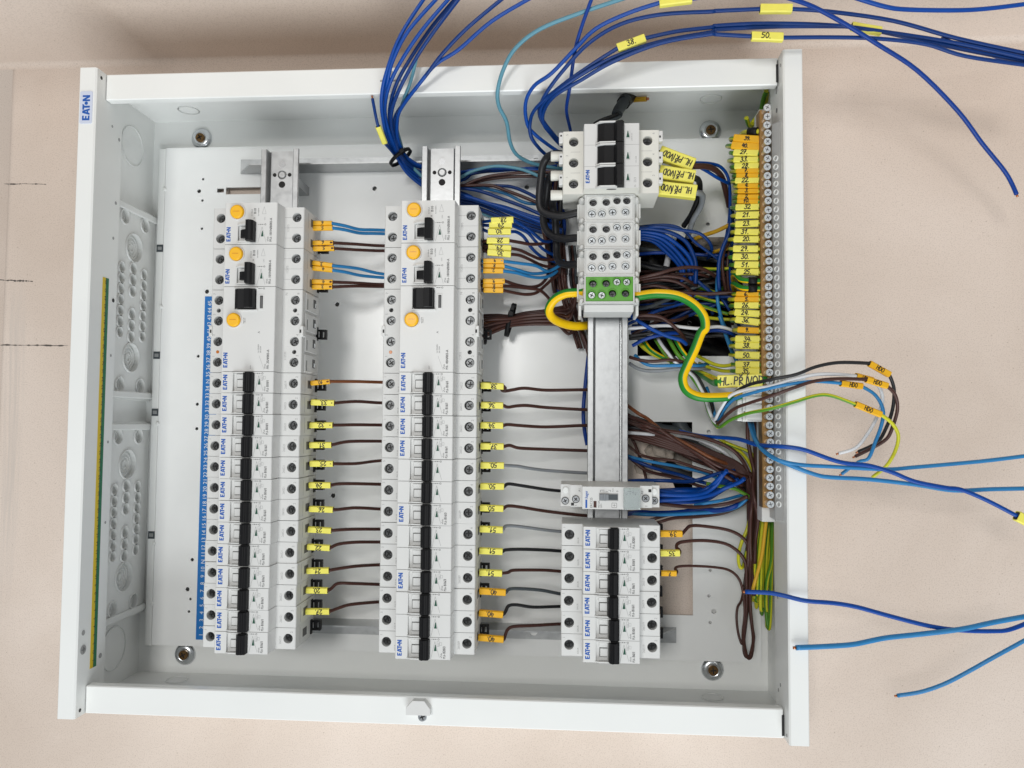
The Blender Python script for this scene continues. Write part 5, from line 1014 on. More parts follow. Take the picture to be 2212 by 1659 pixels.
# --- brown bundle with a tie beside the middle row, and what hangs behind the terminal blocks
GBR = 'brown wires in the tied bundle beside the middle row'
for k in range(9):
    y0 = 445 + 34 * k; y1 = 455 + 15.5 * k; y2 = 360 + 21 * k; w = 26 + (k * 7) % 16
    pts = [(100, y0, w + 6), (170, y0 + random.uniform(-6, 6), w + 10), (340, y0 * .45 + y1 * .55 - 4, w + 8), (510, y1, w + 4), (700, (y1 * .5 + y2 * .5) + 8, w), (930, y2 + 30, w), (1100, y2 - 5 + 6 * k, w - 2), (1230, y2 - 40 + 40 * k * .6, w - 4)]
    pts += [(1330, 520 + 10 * k, w - 4), (1400 + 6 * k, 780, w - 4), (1500, 1050, w - 4)] if k > 4 else [(1300, 260 + 20 * k, w), (1330 + 10 * k, 60, w + 4)]
    wire(f'brown wire of the tied bundle, {ORD[k] if k else "first"} from the top where it leaves the middle row', GBR, 'tan_brown' if k in (3, 7) else 'brown', pts, e2, r=1.5)
GV = 'dark wires hanging behind the terminal blocks'
for k, (col, x0, x1) in enumerate((('brown', 1110, 1170), ('brown', 1150, 1210), ('brown', 1180, 1260), ('white', 1225, 1330), ('brown', 1290, 1340), ('slate', 1320, 1370), ('brown', 1200, 1290), ('black_cable', 1255, 1350), ('black_cable', 1370, 1400))):
    wire(f'{RGBN[col]} wire hanging in the dark gap behind the terminal blocks', GV, col, [(x0 - 20, -420, 30 + 3 * (k % 4)), (x0, -200, 32), (x0, -30, 28 + 4 * (k % 3)), (x0 + 20, 120, 26), (x1, 300, 24), (x1 + 60, 480, 22), (x1 + 110, 640, 20), (x1 + 180, 860, 18)], e2, r=1.6 if col == 'white' else 1.4)
wire('blue wire running down beside the bare rail, in front of the breakers\' tags', None, 'navy', [(1480, 900, 22), (1450, 1180, 24), (1420, 1500, 26), (1412, 1700, 26), (1430, 1900, 26), (1460, 2060, 24)], e2, r=1.8)
# --- the tangle on the far side of the blocks
GX = 'blue wires fanning out beside the terminal blocks'
for w, pts in ((40, [(200, 130), (330, 120), (520, 170), (700, 320), (820, 460), (880, 570), (900, 760)]), (46, [(200, 90), (330, 80), (560, 140), (760, 300), (880, 440), (960, 550), (1000, 760)]), (50, [(200, 50), (340, 42), (600, 100), (820, 250), (960, 400), (1022, 540), (1060, 760)]),
               (54, [(240, 0), (420, 2), (700, 60), (900, 170), (1010, 330), (1070, 530), (1060, 800)]), (36, [(200, 150), (330, 150), (480, 200), (650, 350), (790, 490), (850, 600), (870, 800)]), (32, [(240, 20), (420, 40), (650, 120), (850, 290), (980, 450), (1040, 600), (1050, 900)]),
               (30, [(200, 110), (330, 105), (540, 160), (730, 310), (850, 450), (920, 560), (940, 800)])):
    FR_ = {50: 'fifth', 40: 'second', 46: 'fourth', 54: 'last', 36: 'first', 32: 'sixth', 30: 'third'}
    wire(f'blue wire {FR_[w]} from the lower left in the fan beside the grey terminal blocks', GX, 'blue', [(x, y, w - 1.5 * i) for i, (x, y) in enumerate(pts)], g1, r=1.95)
TX = [('blue wire bending round beneath the yellow rod beside the fan', 'blue', 1.5, [(220, 30, 48), (420, -20, 54), (620, -20, 56), (850, 20, 56), (1100, 62, 54), (1240, 165, 50), (1300, 280, 44), (1275, 380, 36), (1240, 440, 24)]),
      ('thin blue wire crossing from the fan to the upright blue wire', 'blue', 1.3, [(220, -20, 40), (480, -50, 46), (740, -40, 48), (920, 50, 48), (1050, 190, 46), (1250, 340, 44), (1410, 460, 40), (1500, 520, 30)]),
      ('upright blue wire passing in front of the earth sleeves 20 to 25', 'blue', 1.7, [(1570, -300, 66), (1572, -100, 68), (1540, 90, 68), (1470, 250, 66), (1410, 450, 64), (1396, 700, 62), (1410, 880, 56), (1440, 960, 46)]),
      ('second upright blue wire close behind the first, beside the sleeves', 'blue', 1.5, [(1600, -250, 52), (1600, 100, 54), (1580, 400, 54), (1570, 650, 52), (1590, 880, 46), (1620, 980, 36)]),
      ('brown upright wire beside the upright blue ones', 'brown', 1.5, [(1560, 60, 60), (1545, 190, 60), (1480, 320, 58), (1455, 500, 56), (1470, 700, 54), (1505, 900, 48), (1540, 1000, 40)]),
      ('second brown upright wire, further behind the blue ones', 'brown', 1.4, [(1560, 300, 44), (1530, 500, 44), (1530, 700, 42), (1545, 880, 40), (1580, 1100, 36), (1600, 1400, 30)]),
      ('uppermost brown wire arching out from behind the green block', 'brown', 1.6, [(150, 730, 50), (240, 712, 54), (500, 660, 58), (750, 590, 58), (980, 560, 56), (1180, 590, 52), (1330, 680, 44), (1420, 760, 34)]),
      ('second brown wire arching out from behind the green block', 'brown', 1.5, [(150, 750, 44), (300, 735, 48), (600, 690, 52), (850, 715, 52), (980, 770, 48), (1080, 830, 38)]),
      ('third brown wire arching out from behind the green block', 'brown', 1.5, [(300, 770, 40), (520, 740, 46), (750, 762, 48), (900, 830, 46), (1000, 910, 40), (1040, 1000, 30)]),
      ('fourth brown wire, low behind the thick earth cable', 'brown', 1.4, [(200, 870, 36), (350, 840, 40), (520, 832, 42), (700, 880, 40), (820, 960, 32)]),
      ('level brown wire running to the orange sleeve 6', 'brown', 1.6, [(700, 900, 44), (880, 930, 48), (1200, 946, 54), (1450, 938, 58), (1640, 930, 60), (1720, 935, 58)]),
      ('brown wire above the level one, short and straight', 'brown', 1.4, [(700, 665, 40), (900, 660, 42), (1120, 665, 42), (1250, 700, 36)]),
      ('short blue wire slanting down from the fan to the level brown wire', 'blue', 1.6, [(960, 620, 34), (1030, 700, 38), (1150, 810, 40), (1290, 925, 38), (1360, 980, 30)]),
      ('short blue wire running level to the orange sleeve 5', 'blue', 1.5, [(1250, 990, 44), (1400, 985, 50), (1580, 992, 54), (1700, 1000, 52)]),
      ('light blue wire hanging behind the sleeves 26 to 36', 'lightblue', 1.6, [(1385, 700, 46), (1376, 850, 50), (1385, 1050, 52), (1425, 1250, 50), (1475, 1400, 46), (1560, 1560, 40), (1620, 1700, 34)]),
      ('blue wire slanting down behind the orange sleeve 5', 'blue', 1.5, [(1440, 1000, 44), (1490, 1080, 46), (1560, 1180, 46), (1640, 1290, 42), (1700, 1420, 34)]),
      ('brown wire drooping below the green block', 'brown', 1.6, [(180, 1270, 56), (350, 1260, 58), (540, 1280, 58), (680, 1360, 56), (800, 1470, 52), (890, 1580, 46), (930, 1680, 36)]),
      ('second brown wire below the green block, running level', 'brown', 1.5, [(180, 1310, 44), (400, 1310, 46), (620, 1335, 46), (800, 1330, 44), (950, 1270, 36)]),
      ('blue wire slanting from the bare rail toward the thick earth cable', 'blue', 1.7, [(100, 1200, 48), (170, 1290, 52), (400, 1445, 56), (650, 1560, 56), (850, 1620, 54), (930, 1680, 48)]),
      ('dark blue wire rising from the bare rail under the slanting one', 'navy', 1.6, [(150, 1700, 44), (300, 1620, 48), (480, 1560, 50), (680, 1520, 48), (850, 1515, 44)]),
      ('white wire running level behind the thick earth cable', 'white', 1.5, [(80, 1445, 46), (200, 1442, 48), (430, 1420, 52), (680, 1410, 52), (900, 1432, 50), (1120, 1450, 50), (1380, 1425, 56), (1540, 1455, 58), (1640, 1500, 54)]),
      ('dark blue wire under the white one behind the thick earth cable', 'navy', 1.7, [(1150, 1510, 44), (1280, 1480, 50), (1450, 1482, 54), (1600, 1530, 54), (1700, 1590, 48)]),
      ('black wire sagging under the white one', 'black_cable', 1.5, [(100, 1560, 40), (350, 1530, 44), (600, 1480, 46), (850, 1500, 44), (1150, 1560, 40), (1450, 1550, 44), (1640, 1590, 44)]),
      ('second black wire in the sag below the white wire', 'black_cable', 1.5, [(100, 1600, 36), (350, 1580, 40), (620, 1555, 42), (900, 1560, 40), (1200, 1600, 36)]),
      ('yellow-green wire ending behind the orange sleeve 5', 'yg', 1.5, [(1000, 960, 30), (1130, 1000, 36), (1360, 1062, 42), (1500, 1100, 44)]),
      ('yellow-green wire slanting behind the light blue one', 'yg', 1.5, [(1000, 1060, 30), (1130, 1112, 36), (1370, 1192, 42), (1540, 1240, 44)]),
      ('yellow-green wire low behind the light blue one', 'yg', 1.5, [(1050, 1240, 26), (1230, 1290, 34), (1410, 1312, 40), (1580, 1320, 42)]),
      ('yellow-green wire passing behind the upright blue ones', 'yg', 1.6, [(1000, 560, 26), (1150, 582, 32), (1380, 590, 40), (1560, 580, 46)]),
      ('short yellow-green wire below the short slanting blue one', 'yg', 1.4, [(1060, 830, 28), (1180, 870, 32), (1340, 925, 36), (1430, 960, 36)]),
      ('yellow rod-like wire slanting above the fan', 'amber', 1.9, [(1050, 150, 30), (1200, 92, 36), (1360, 40, 42), (1510, -30, 48), (1620, -90, 50)]),
      ('short yellow wire behind the upright blue one', 'amber', 1.6, [(1220, 380, 22), (1310, 345, 30), (1430, 310, 38), (1540, 290, 42)])]
for lab, col, r, pts in TX: wire(lab, 'wires tangled between the blocks and the brass bar', col, pts, g1, r=r)
wire('white plastic tube running down through the dark hollow', None, 'white', [(760, 100, 26), (690, 320, 20), (640, 550, 14), (580, 780, 10), (520, 1000, 8), (480, 1220, 8), (430, 1420, 8), (400, 1560, 10)], g1, r=2.8, n=12, cat='tube', name='plastic_tube')
# below: behind the earth cable, toward the connectors
TY = [('yellow-green wire fanning out of the hollow, leftmost', 'yg', 2.0, [(40, 270, 30), (100, 330, 36), (200, 400, 40), (320, 450, 40), (420, 480, 34)]), ('yellow-green wire fanning out of the hollow, second', 'pe', 1.9, [(100, 250, 34), (160, 340, 40), (260, 410, 42), (370, 460, 40), (440, 500, 34)]),
      ('thin yellow-green wire among the white and black cores', 'yg', 1.3, [(220, 240, 36), (270, 320, 42), (350, 440, 44), (410, 510, 40)]), ('yellow-green wire crossing under the slanting blue end', 'yg', 1.9, [(360, 220, 40), (420, 330, 44), (480, 420, 46), (560, 500, 44), (640, 560, 36)]),
      ('yellow-green wire just before the thick earth cable', 'pe', 1.9, [(440, 240, 42), (500, 340, 46), (560, 420, 46), (640, 500, 42), (720, 560, 36)]),
      ('white core slanting out of the hollow', 'white', 1.5, [(250, 230, 38), (300, 310, 44), (370, 400, 48), (430, 480, 48), (540, 560, 46), (640, 640, 46), (700, 740, 48), (760, 860, 52), (800, 990, 56), (850, 1110, 60), (890, 1150, 64)]),
      ('black core beside the white one, bending down to the connectors', 'black_cable', 1.5, [(290, 250, 34), (360, 360, 40), (460, 470, 44), (580, 560, 44), (690, 660, 46), (760, 790, 50), (830, 930, 54), (870, 1080, 58), (900, 1160, 64)]),
      ('yellow-green core with the white one, bending to the connectors', 'yg', 1.5, [(560, 560, 40), (640, 680, 44), (720, 800, 46), (770, 920, 50), (800, 1020, 54), (860, 1140, 58), (905, 1195, 64)]),
      ('light blue core hidden behind the white one at the connectors', 'lightblue', 1.5, [(780, 760, 44), (830, 900, 50), (860, 1020, 56), (880, 1110, 60), (890, 1150, 64)]),
      ('light blue wire running level under the thick earth cable', 'lightblue', 1.6, [(0, 410, 40), (60, 470, 44), (160, 520, 46), (330, 525, 48), (550, 520, 48), (720, 520, 46), (800, 500, 40)]),
      ('brown wire level under the thick earth cable', 'brown', 1.5, [(-60, 430, 44), (60, 465, 48), (200, 478, 50), (360, 462, 50), (530, 480, 46)]),
      ('grey wire sagging under the light blue one', 'gray', 1.6, [(-60, 500, 40), (20, 550, 44), (130, 580, 46), (280, 578, 48), (480, 560, 48), (660, 555, 46), (820, 560, 40)]),
      ('yellow-green wire bowing down to the sleeve 37', 'yg', 1.6, [(640, 400, 40), (720, 440, 50), (850, 505, 60), (960, 528, 66), (1060, 515, 74)]), ('dark yellow-green wire running to the sleeve 35', 'yg', 1.6, [(700, 500, 36), (820, 545, 46), (950, 580, 56), (1060, 585, 68)]),
      ('yellow-green wire low beside the large sleeve', 'yg', 1.6, [(650, 560, 34), (760, 610, 44), (860, 650, 54), (950, 690, 60)]), ('light blue wire dropping behind the sleeves 34 and 50', 'lightblue', 1.7, [(920, -20, 50), (950, 60, 50), (990, 190, 48), (1040, 330, 46), (1100, 460, 42), (1140, 560, 36)])]
for lab, col, r, pts in TY: wire(lab, 'wires below the thick earth cable', col, pts, p3, r=r)
# --- lever connectors and the pilot wires with orange sleeves
def connector(k, y, lab):
    p = U(*p3(1290, y), 96); t = thing('wire_connector', lab, 'wire connector', tuple(p), 'grey wire connectors')
    put('connector_body', MB().box(-8.6, 8.4, -4.4, 4.4, -8, 0, 'frost', .5).box(-12.5, -8.8, -4.0, 4.0, -8.5, -1.2, 'frost', .5), t)
    put('lever', MB().box(-6.6, 7.6, -3.8, 2.6, .05, 1.2, 'frost', .4).box(-5, 6.8, -3.3, -3.0, 1.2, 1.25, 'slot'), t)
for k, (y, lab) in enumerate(((790, 'pale grey wire connector right under the large yellow sleeve'), (895, 'pale grey wire connector between two others beside the brass bar'), (985, 'pale grey wire connector third from the large yellow sleeve'), (1075, 'lowest pale grey wire connector, where the blue wires begin'))): connector(k, y, lab)
q1 = crop(2700, 1300, 1.6607); hk = dict(wy=5.0, wz=4.4, h=3.4, pen=.62)
for nm_, col, cut, pts, si in (('black', 'black_cable', (-1,), [(170, 575, 54), (205, 590, 66), (245, 520, 86), (300, 430, 98), (400, 362, 112), (560, 322, 126), (720, 290, 130), (850, 240, 130), (1000, 212, 128), (1200, 217, 124), (1330, 290, 120), (1362, 385, 114), (1352, 520, 106), (1310, 640, 100), (1250, 735, 94), (1128, 795, 86)], 9),
                               ('white', 'white', (-1,), [(165, 560, 56), (190, 585, 68), (225, 520, 88), (290, 430, 100), (400, 388, 114), (550, 368, 127), (700, 322, 130), (850, 290, 130), (1000, 289, 128), (1112, 300, 122), (1220, 328, 116), (1272, 385, 110), (1285, 470, 104), (1240, 590, 98), (1180, 690, 94), (1110, 770, 90), (1000, 806, 86)], 9),
                               ('light blue', 'lightblue', (-1,), [(185, 560, 58), (215, 585, 70), (260, 510, 90), (320, 450, 102), (420, 415, 116), (560, 378, 128), (700, 350, 131), (850, 335, 130), (1012, 347, 127), (1150, 367, 122), (1240, 425, 116), (1290, 520, 110), (1280, 620, 106), (1240, 730, 102), (1195, 838, 98), (1130, 862, 94), (1020, 940, 88)], 8),
                               ('brown', 'brown', (-1,), [(190, 590, 58), (215, 605, 70), (265, 555, 90), (330, 508, 104), (420, 475, 116), (560, 430, 128), (720, 372, 132), (850, 332, 132), (1000, 318, 131), (1180, 322, 128), (1315, 364, 124), (1370, 425, 118), (1384, 520, 112), (1350, 640, 106), (1310, 714, 102), (1210, 775, 96), (1108, 826, 90)], 9),
                               ('yellow-green', 'yg', (), [(195, 610, 58), (222, 634, 70), (290, 588, 92), (400, 545, 112), (560, 512, 127), (700, 472, 130), (850, 428, 130), (950, 428, 129), (1108, 484, 126), (1276, 552, 122), (1350, 610, 116), (1390, 690, 110), (1370, 790, 104), (1310, 890, 98), (1220, 962, 92)], 8)):
    wire(f'{nm_} pilot wire with an orange sleeve HDO, curling over the right flange', 'pilot wires with orange sleeves over the right flange', col, pts, q1, r=1.4, sl=[(si, 'HDO', O_, 1, hk)], cut=cut)
s1 = crop(2900, 1900, 1.5804); S1 = via(s1, 2700, 1300, 1.6607)
GQ = 'blue wires leaving across the right flange'
wire('dark blue wire crossing the right flange with a yellow sleeve at the picture\'s edge', GQ, 'blue', [(-40, 660, 30), (90, 690, 44), (280, 705, 70), (360, 716, 84), (470, 750, 104), (590, 758, 126), (700, 768, 132), (790, 787, 132), (950, 845, 128), (1050, 870, 126), (1200, 886, 124), (1350, 930, 122), (1500, 990, 120), (1700, 1030, 118), S1(1400, 45, 116), S1(1560, 112, 114), S1(1742, 206, 112), S1(1850, 262, 110)], q1, r=1.7, sl=[(16, '', Y_, 1, dict(wy=8, wz=6))])
wire('blue wire from the connectors rising gently to the right edge', GQ, 'lightblue', [(408, 560, 70), (420, 620, 80), (450, 710, 98), (510, 790, 114), (600, 848, 127), (750, 880, 128), (950, 892, 124), (1300, 910, 118), (1500, 896, 114), (1800, 870, 110), (2000, 850, 108), (2280, 815, 104)], q1, r=1.6)
wire('blue wire from the connectors that dips lowest before the right edge', GQ, 'lightblue', [(425, 560, 66), (440, 640, 78), (470, 740, 96), (560, 825, 120), (700, 890, 128), (850, 945, 126), (950, 962, 124), (1200, 976, 120), (1500, 1010, 115), (1750, 1048, 112), (2000, 1040, 108), (2280, 1034, 104)], q1, r=1.7)
wire('blue wire with a bare cut end over the brown loop', 'cut blue wires at the lower right', 'blue', [(55, 680, 112), (200, 686, 118), (300, 705, 122), (430, 736, 126), (600, 750, 124), (750, 775, 122), (950, 830, 118), (1200, 893, 114), (1400, 920, 112), (1600, 925, 110), (1700, 915, 108), (1830, 865, 106)], s1, r=1.75, cut=(0,))
wire('thick light blue wire whose cut end lies over the right flange', 'cut blue wires at the lower right', 'lightblue', [(370, 1028, 124), (550, 1020, 122), (720, 1008, 120), (850, 982, 118), (950, 964, 116), (1150, 943, 116), (1400, 912, 118), (1600, 870, 118), (1830, 828, 116)], s1, r=2.05, cut=(0,))
wire('light blue wire ending in mid-air near the lower right corner', 'cut blue wires at the lower right', 'lightblue', [(1000, 1326, 80), (1150, 1302, 84), (1300, 1250, 88), (1450, 1172, 92), (1600, 1088, 96), (1830, 962, 100)], s1, r=1.7, cut=(0,))
# --- lower tangle around the relay
l1 = crop(2450, 1650, 3.16); GZ = 'wires around the relay'
TZ = [('brown wire slanting from the bare rail to the bar, uppermost', 'brown', 1.6, 52, [(-60, -60), (70, 20), (300, 130), (560, 230), (800, 350), (1000, 500), (1300, 720), (1500, 830)]), ('brown wire slanting from the bare rail to the bar, second', 'brown', 1.6, 58, [(-140, -190), (60, -60), (180, 0), (450, 120), (700, 290), (900, 410), (1150, 560), (1450, 690), (1560, 720)]),
      ('brown wire slanting from the bare rail to the bar, third', 'tan_brown', 1.6, 48, [(-120, -330), (40, -190), (200, -70), (320, 0), (520, 160), (800, 310), (1050, 450), (1280, 550), (1450, 580)]), ('white wire under the slanting brown ones', 'white', 1.6, 40, [(-40, 160), (80, 170), (350, 188), (600, 200), (850, 232), (1050, 300), (1250, 400), (1390, 525)]),
      ('black wire under the slanting brown ones', 'black_cable', 1.6, 36, [(-40, 90), (80, 100), (300, 132), (500, 165), (800, 245), (1000, 345), (1250, 470), (1350, 560)]), ('second black wire under the slanting brown ones', 'black_cable', 1.5, 30, [(-40, 120), (150, 130), (400, 170), (700, 260), (950, 380), (1200, 500)]),
      ('brown wire arching over the white one to the bar', 'brown', 1.6, 56, [(-60, 20), (120, 50), (300, 90), (520, 140), (850, 192), (1100, 260), (1320, 350), (1460, 470), (1560, 640), (1610, 850), (1600, 1050), (1585, 1300), (1570, 1659), (1560, 1900)]),
      ('light blue wire slanting above the relay', 'lightblue', 1.4, 46, [(-20, 440), (80, 462), (300, 520), (700, 592), (950, 650), (1070, 690), (1200, 740)]), ('blue wire slanting above the relay', 'blue', 1.6, 42, [(60, 470), (170, 520), (400, 612), (700, 690), (900, 758), (1050, 800)]),
      ('brown wire slanting above the relay', 'brown', 1.5, 36, [(40, 430), (120, 505), (300, 640), (550, 705), (750, 750), (950, 830), (1100, 860)]), ('thin brown wire slanting above the light blue one', 'brown', 1.3, 50, [(20, 300), (90, 345), (220, 440), (400, 490), (650, 520), (900, 600), (1130, 670)]),
      ('brown wire hanging behind the bare rail', 'brown', 1.4, 24, [(60, 150), (140, 280), (210, 450), (260, 600), (300, 760), (320, 900)]), ('blue wire running level just above the relay', 'blue', 1.7, 54, [(0, 775), (200, 766), (500, 766), (800, 778), (950, 755), (1100, 706), (1240, 668), (1400, 640)]),
      ('blue wire from the relay, upper of three rising together', 'blue', 1.8, 60, [(420, 880), (490, 900), (700, 930), (930, 918), (1080, 850), (1180, 760), (1250, 680)]), ('blue wire from the relay, middle of three rising together', 'blue', 1.8, 64, [(420, 930), (490, 940), (800, 950), (1020, 920), (1160, 830), (1250, 700), (1300, 640)]),
      ('blue wire from the relay, lowest of three rising together', 'blue', 1.8, 62, [(420, 1015), (490, 1012), (850, 990), (1100, 945), (1290, 855), (1450, 790), (1520, 740)]), ('second low blue wire from the relay', 'blue', 1.7, 56, [(420, 985), (550, 985), (900, 965), (1150, 905), (1320, 820), (1440, 750)]),
      ('brown wire from the relay bowing down to the bar', 'brown', 1.6, 58, [(420, 1050), (490, 1056), (700, 1082), (950, 1095), (1250, 1062), (1450, 1010), (1560, 960)]), ('light blue wire beneath the relay bowing to the bar', 'lightblue', 1.5, 48, [(900, 1075), (1050, 1045), (1250, 1010), (1420, 965), (1540, 930)]),
      ('dark blue wire below the relay running to the bar', 'navy', 2.2, 46, [(60, 1180), (230, 1160), (420, 1170), (700, 1160), (950, 1128), (1200, 1135), (1400, 1085), (1540, 1000)]), ('light blue wire below the relay running to the bar', 'lightblue', 1.6, 50, [(80, 1170), (250, 1185), (500, 1190), (850, 1175), (1200, 1150), (1420, 1095), (1550, 990)]),
      ('short brown wire leaving the housing below the relay', 'brown', 1.4, 44, [(300, 1270), (400, 1240), (520, 1205), (640, 1180)]), ('brown wire leaving the housing below the relay toward the bar', 'brown', 1.5, 46, [(380, 1310), (470, 1280), (650, 1232), (950, 1214), (1250, 1172), (1450, 1090), (1560, 1020)]),
      ('upright brown wire along the brass bar, nearer the bar', 'brown', 1.7, 62, [(1600, -330), (1570, -100), (1560, 200), (1590, 420), (1640, 650), (1625, 850), (1655, 1050), (1690, 1250), (1660, 1500), (1650, 1800)]), ('upright brown wire along the brass bar, further out', 'brown', 1.7, 58, [(1680, -330), (1655, -100), (1650, 200), (1655, 420), (1660, 700), (1632, 950), (1600, 1200), (1590, 1500), (1610, 1850), (1640, 2200)])]
for lab, col, r, w, pts in TZ: wire(lab, GZ, col, [(x, y, (w + 6 * math.sin(1.3 * i)) if x > 200 else min(w, 30 + 16 * max(0, x) / 200)) for i, (x, y) in enumerate(pts)], l1, r=r)
GY = 'untagged earth wires beside the brass bar'
for lab, pts, w in (('yellow-green wire bending down from the brown arch to the bar', [(1200, 240), (1320, 310), (1450, 390), (1560, 510), (1650, 700)], 40), ('second yellow-green wire bending down toward the bar', [(1280, 290), (1420, 345), (1560, 400), (1640, 470), (1700, 600)], 46),
                    ('yellow-green wire crossing behind the upright brown ones', [(1050, 800), (1200, 830), (1400, 868), (1500, 918), (1590, 975), (1680, 1050)], 52), ('short yellow-green wire above the blue wires of the relay', [(1080, 810), (1180, 826), (1320, 818), (1400, 800)], 34), ('thin yellow-green wire among the slanting brown wires', [(1000, 440), (1100, 432), (1200, 440), (1300, 450)], 30)):
    wire(lab, GY, 'yg', [(x, y, w) for x, y in pts], l1, r=1.5)
GH = 'earth wires hanging in a sheaf from the brass bar'
for k, pts in enumerate(([(1460, -260), (1445, 0), (1400, 400), (1388, 700), (1386, 870), (1392, 895)], [(1500, -300), (1482, 0), (1440, 400), (1420, 700), (1418, 880), (1435, 900)], [(1520, -300), (1505, 0), (1472, 450), (1462, 800), (1464, 975), (1478, 980)], [(1560, -250), (1545, 0), (1560, 300), (1516, 650), (1506, 900), (1512, 985)],
                         [(1575, -200), (1560, 0), (1572, 400), (1562, 800), (1556, 1050), (1545, 1168), (1530, 1130), (1515, 1000)], [(1480, -300), (1466, 0), (1430, 300), (1410, 600), (1404, 800), (1410, 870)], [(1545, -280), (1530, 0), (1500, 300), (1480, 600), (1476, 850), (1480, 960)], [(1590, -100), (1575, 200), (1568, 500), (1525, 700), (1512, 900), (1520, 1000)],
                         [(1510, -200), (1492, 60), (1458, 400), (1440, 650), (1436, 850)], [(1450, -200), (1430, 50), (1392, 350), (1380, 600), (1378, 800)])):
    w0 = 34 + (k * 11) % 30; HX_ = (1386, 1418, 1464, 1506, 1545, 1404, 1476, 1512, 1436, 1378)
    wire(f'yellow-green earth wire in the hanging sheaf, {ORD[sorted(HX_).index(HX_[k])].replace("topmost", "first")} from the brown loop', GH, 'yg', [(x, y, w0 - 2 * i) for i, (x, y) in enumerate(pts)], f2, r=1.6)
wire('amber-looking earth wire slanting across the hanging sheaf', None, 'amber', [(1540, -100, 70), (1522, 80, 70), (1500, 260, 69), (1470, 480, 68), (1400, 740, 62), (1388, 800, 56)], f2, r=1.6)
wire('yellow-green wire in a narrow loop beside the brown arch', None, 'yg', [(1370, 60, 48), (1330, 210, 50), (1275, 340, 50), (1247, 470, 50), (1258, 560, 50), (1280, 580, 50), (1300, 540, 46), (1320, 440, 40), (1360, 250, 34)], f2, r=1.5)
for k, pts in enumerate(([(1300, 60, 60), (1290, 180, 54), (1230, 330, 50), (1205, 470, 52)], [(1320, 30, 66), (1285, 120, 60), (1250, 280, 54), (1190, 420, 50)], [(1320, 0, 58), (1310, 120, 50), (1262, 240, 44), (1210, 340, 40), (1120, 470, 38), (1070, 360, 50)], [(1330, 40, 50), (1300, 200, 44), (1210, 330, 42), (1145, 430, 46)])):
    wire('dark yellow-green wire curling up at the upper end of the brass bar', 'earth wires at the upper end of the brass bar', 'yg', pts, p1, r=2.0)
# --- conduits and rubble in the hollow
GD = 'dark conduits in the wall hollow'
for k, (r, pts) in enumerate(((8, [(1400, 560, -14), (1450, 620, -12), (1540, 700, -14), (1640, 780, -22)]), (7, [(1370, 700, -10), (1440, 720, -8), (1540, 760, -10), (1660, 800, -20)]), (6.5, [(1430, 500, -20), (1480, 560, -16), (1560, 620, -18)]), (7, [(1385, 905, -8), (1425, 930, 0), (1470, 936, 1), (1520, 950, -8)]), (7, [(1460, 890, -6), (1475, 930, 0), (1500, 950, 2), (1540, 965, -6)]), (8, [(1410, 1000, -8), (1470, 1020, -4), (1540, 1040, -8)]))):
    wire('dark conduit lying in the broken-out wall hollow', GD, 'slate' if k in (3, 4) else 'black_cable', pts, r=r, n=12, cat='conduit', name='conduit')
def lump(x, y, w, size, lab, m='broken_plaster'):
    bm = bmesh.new(); bmesh.ops.create_icosphere(bm, subdivisions=3, radius=1)
    for v in bm.verts:
        n = v.co.normalized(); k = 1 + .22 * math.sin(5 * n.x + 2 * n.y) * math.cos(4 * n.z + n.y * 3) + random.uniform(-.06, .06); v.co = Vector((n.x * size[0], n.y * size[1], n.z * size[2])) * k * .001
    me = bpy.data.meshes.new('plaster_lump'); bm.to_mesh(me); bm.free(); me.materials.append(MATS[m])
    thing('plaster_lump', lab, 'plaster lump', tuple(U(x, y, w)), me=me)
lump(*l1(490, 390), 12, (13, 10.5, 12), 'pale lump of broken plaster in the hollow above the relay')
lump(*l1(880, 560), -6, (24, 12, 10), 'dark grey lump of rubble under the light blue wire', 'rubble'); lump(*l1(330, 600), -8, (24, 14, 8), 'broken plaster rim between the light blue and brown wires')
lump(*g1(1350, 200), -2, (18, 9, 9), 'grey rubble at the upper rim of the hollow beneath the yellow rod', 'rubble'); lump(*g1(420, 240), -18, (14, 10, 8), 'brownish rubble behind the start of the blue fan', 'rubble'); lump(*g1(1050, 760), -12, (22, 12, 9), 'dark rubble in the middle of the hollow', 'rubble')
# --- cable ties
def tie(c, x, y, w, ang, R, tall, lab, tail=8):
    t = thing('cable_tie', lab, 'cable tie', tuple(U(*c(x, y), w)), 'black cable ties', rz=ang)
    b = MB(); n = 26; P = [(R[0] * math.cos(2 * math.pi * k / n), R[1] * math.sin(2 * math.pi * k / n)) for k in range(n)]; Q = [(p[0] * 1 + .9 * p[0] / R[0], p[1] + .9 * p[1] / R[1]) for p in P]
    vs = [(-tall / 2, *p) for p in P] + [(tall / 2, *p) for p in P] + [(-tall / 2, *p) for p in Q] + [(tall / 2, *p) for p in Q]
    fs = []
    for k in range(n):
        j = (k + 1) % n; fs += [(k, j, n + j, n + k), (2 * n + k, 3 * n + k, 3 * n + j, 2 * n + j), (k, 2 * n + k, 2 * n + j, j), (n + k, n + j, 3 * n + j, 3 * n + k)]
    b.add(vs, fs, 'black', True); put('band', b, t)
    put('lock_head', MB().box(-tall * .62, tall * .62, R[0] * .15, R[0] * .15 + 4.6, R[1] - 1.0, R[1] + 2.4, 'black', .5), t)
    put('tail', MB().box(-tall * .42, tall * .42, R[0] * .15 + 5.6, R[0] * .15 + 5.6 + tail, R[1] - .4, R[1] + .8, 'black', .2), t)
tie(t1, 280, 978, 52, math.radians(-52), (11, 8), 3.4, 'black cable tie round the blue bundle beside the middle rail', 1)
tie(e2, 505, 505, 33, math.radians(-14), (15, 10), 3.8, 'black cable tie with an upright tail round the brown bundle', 5)
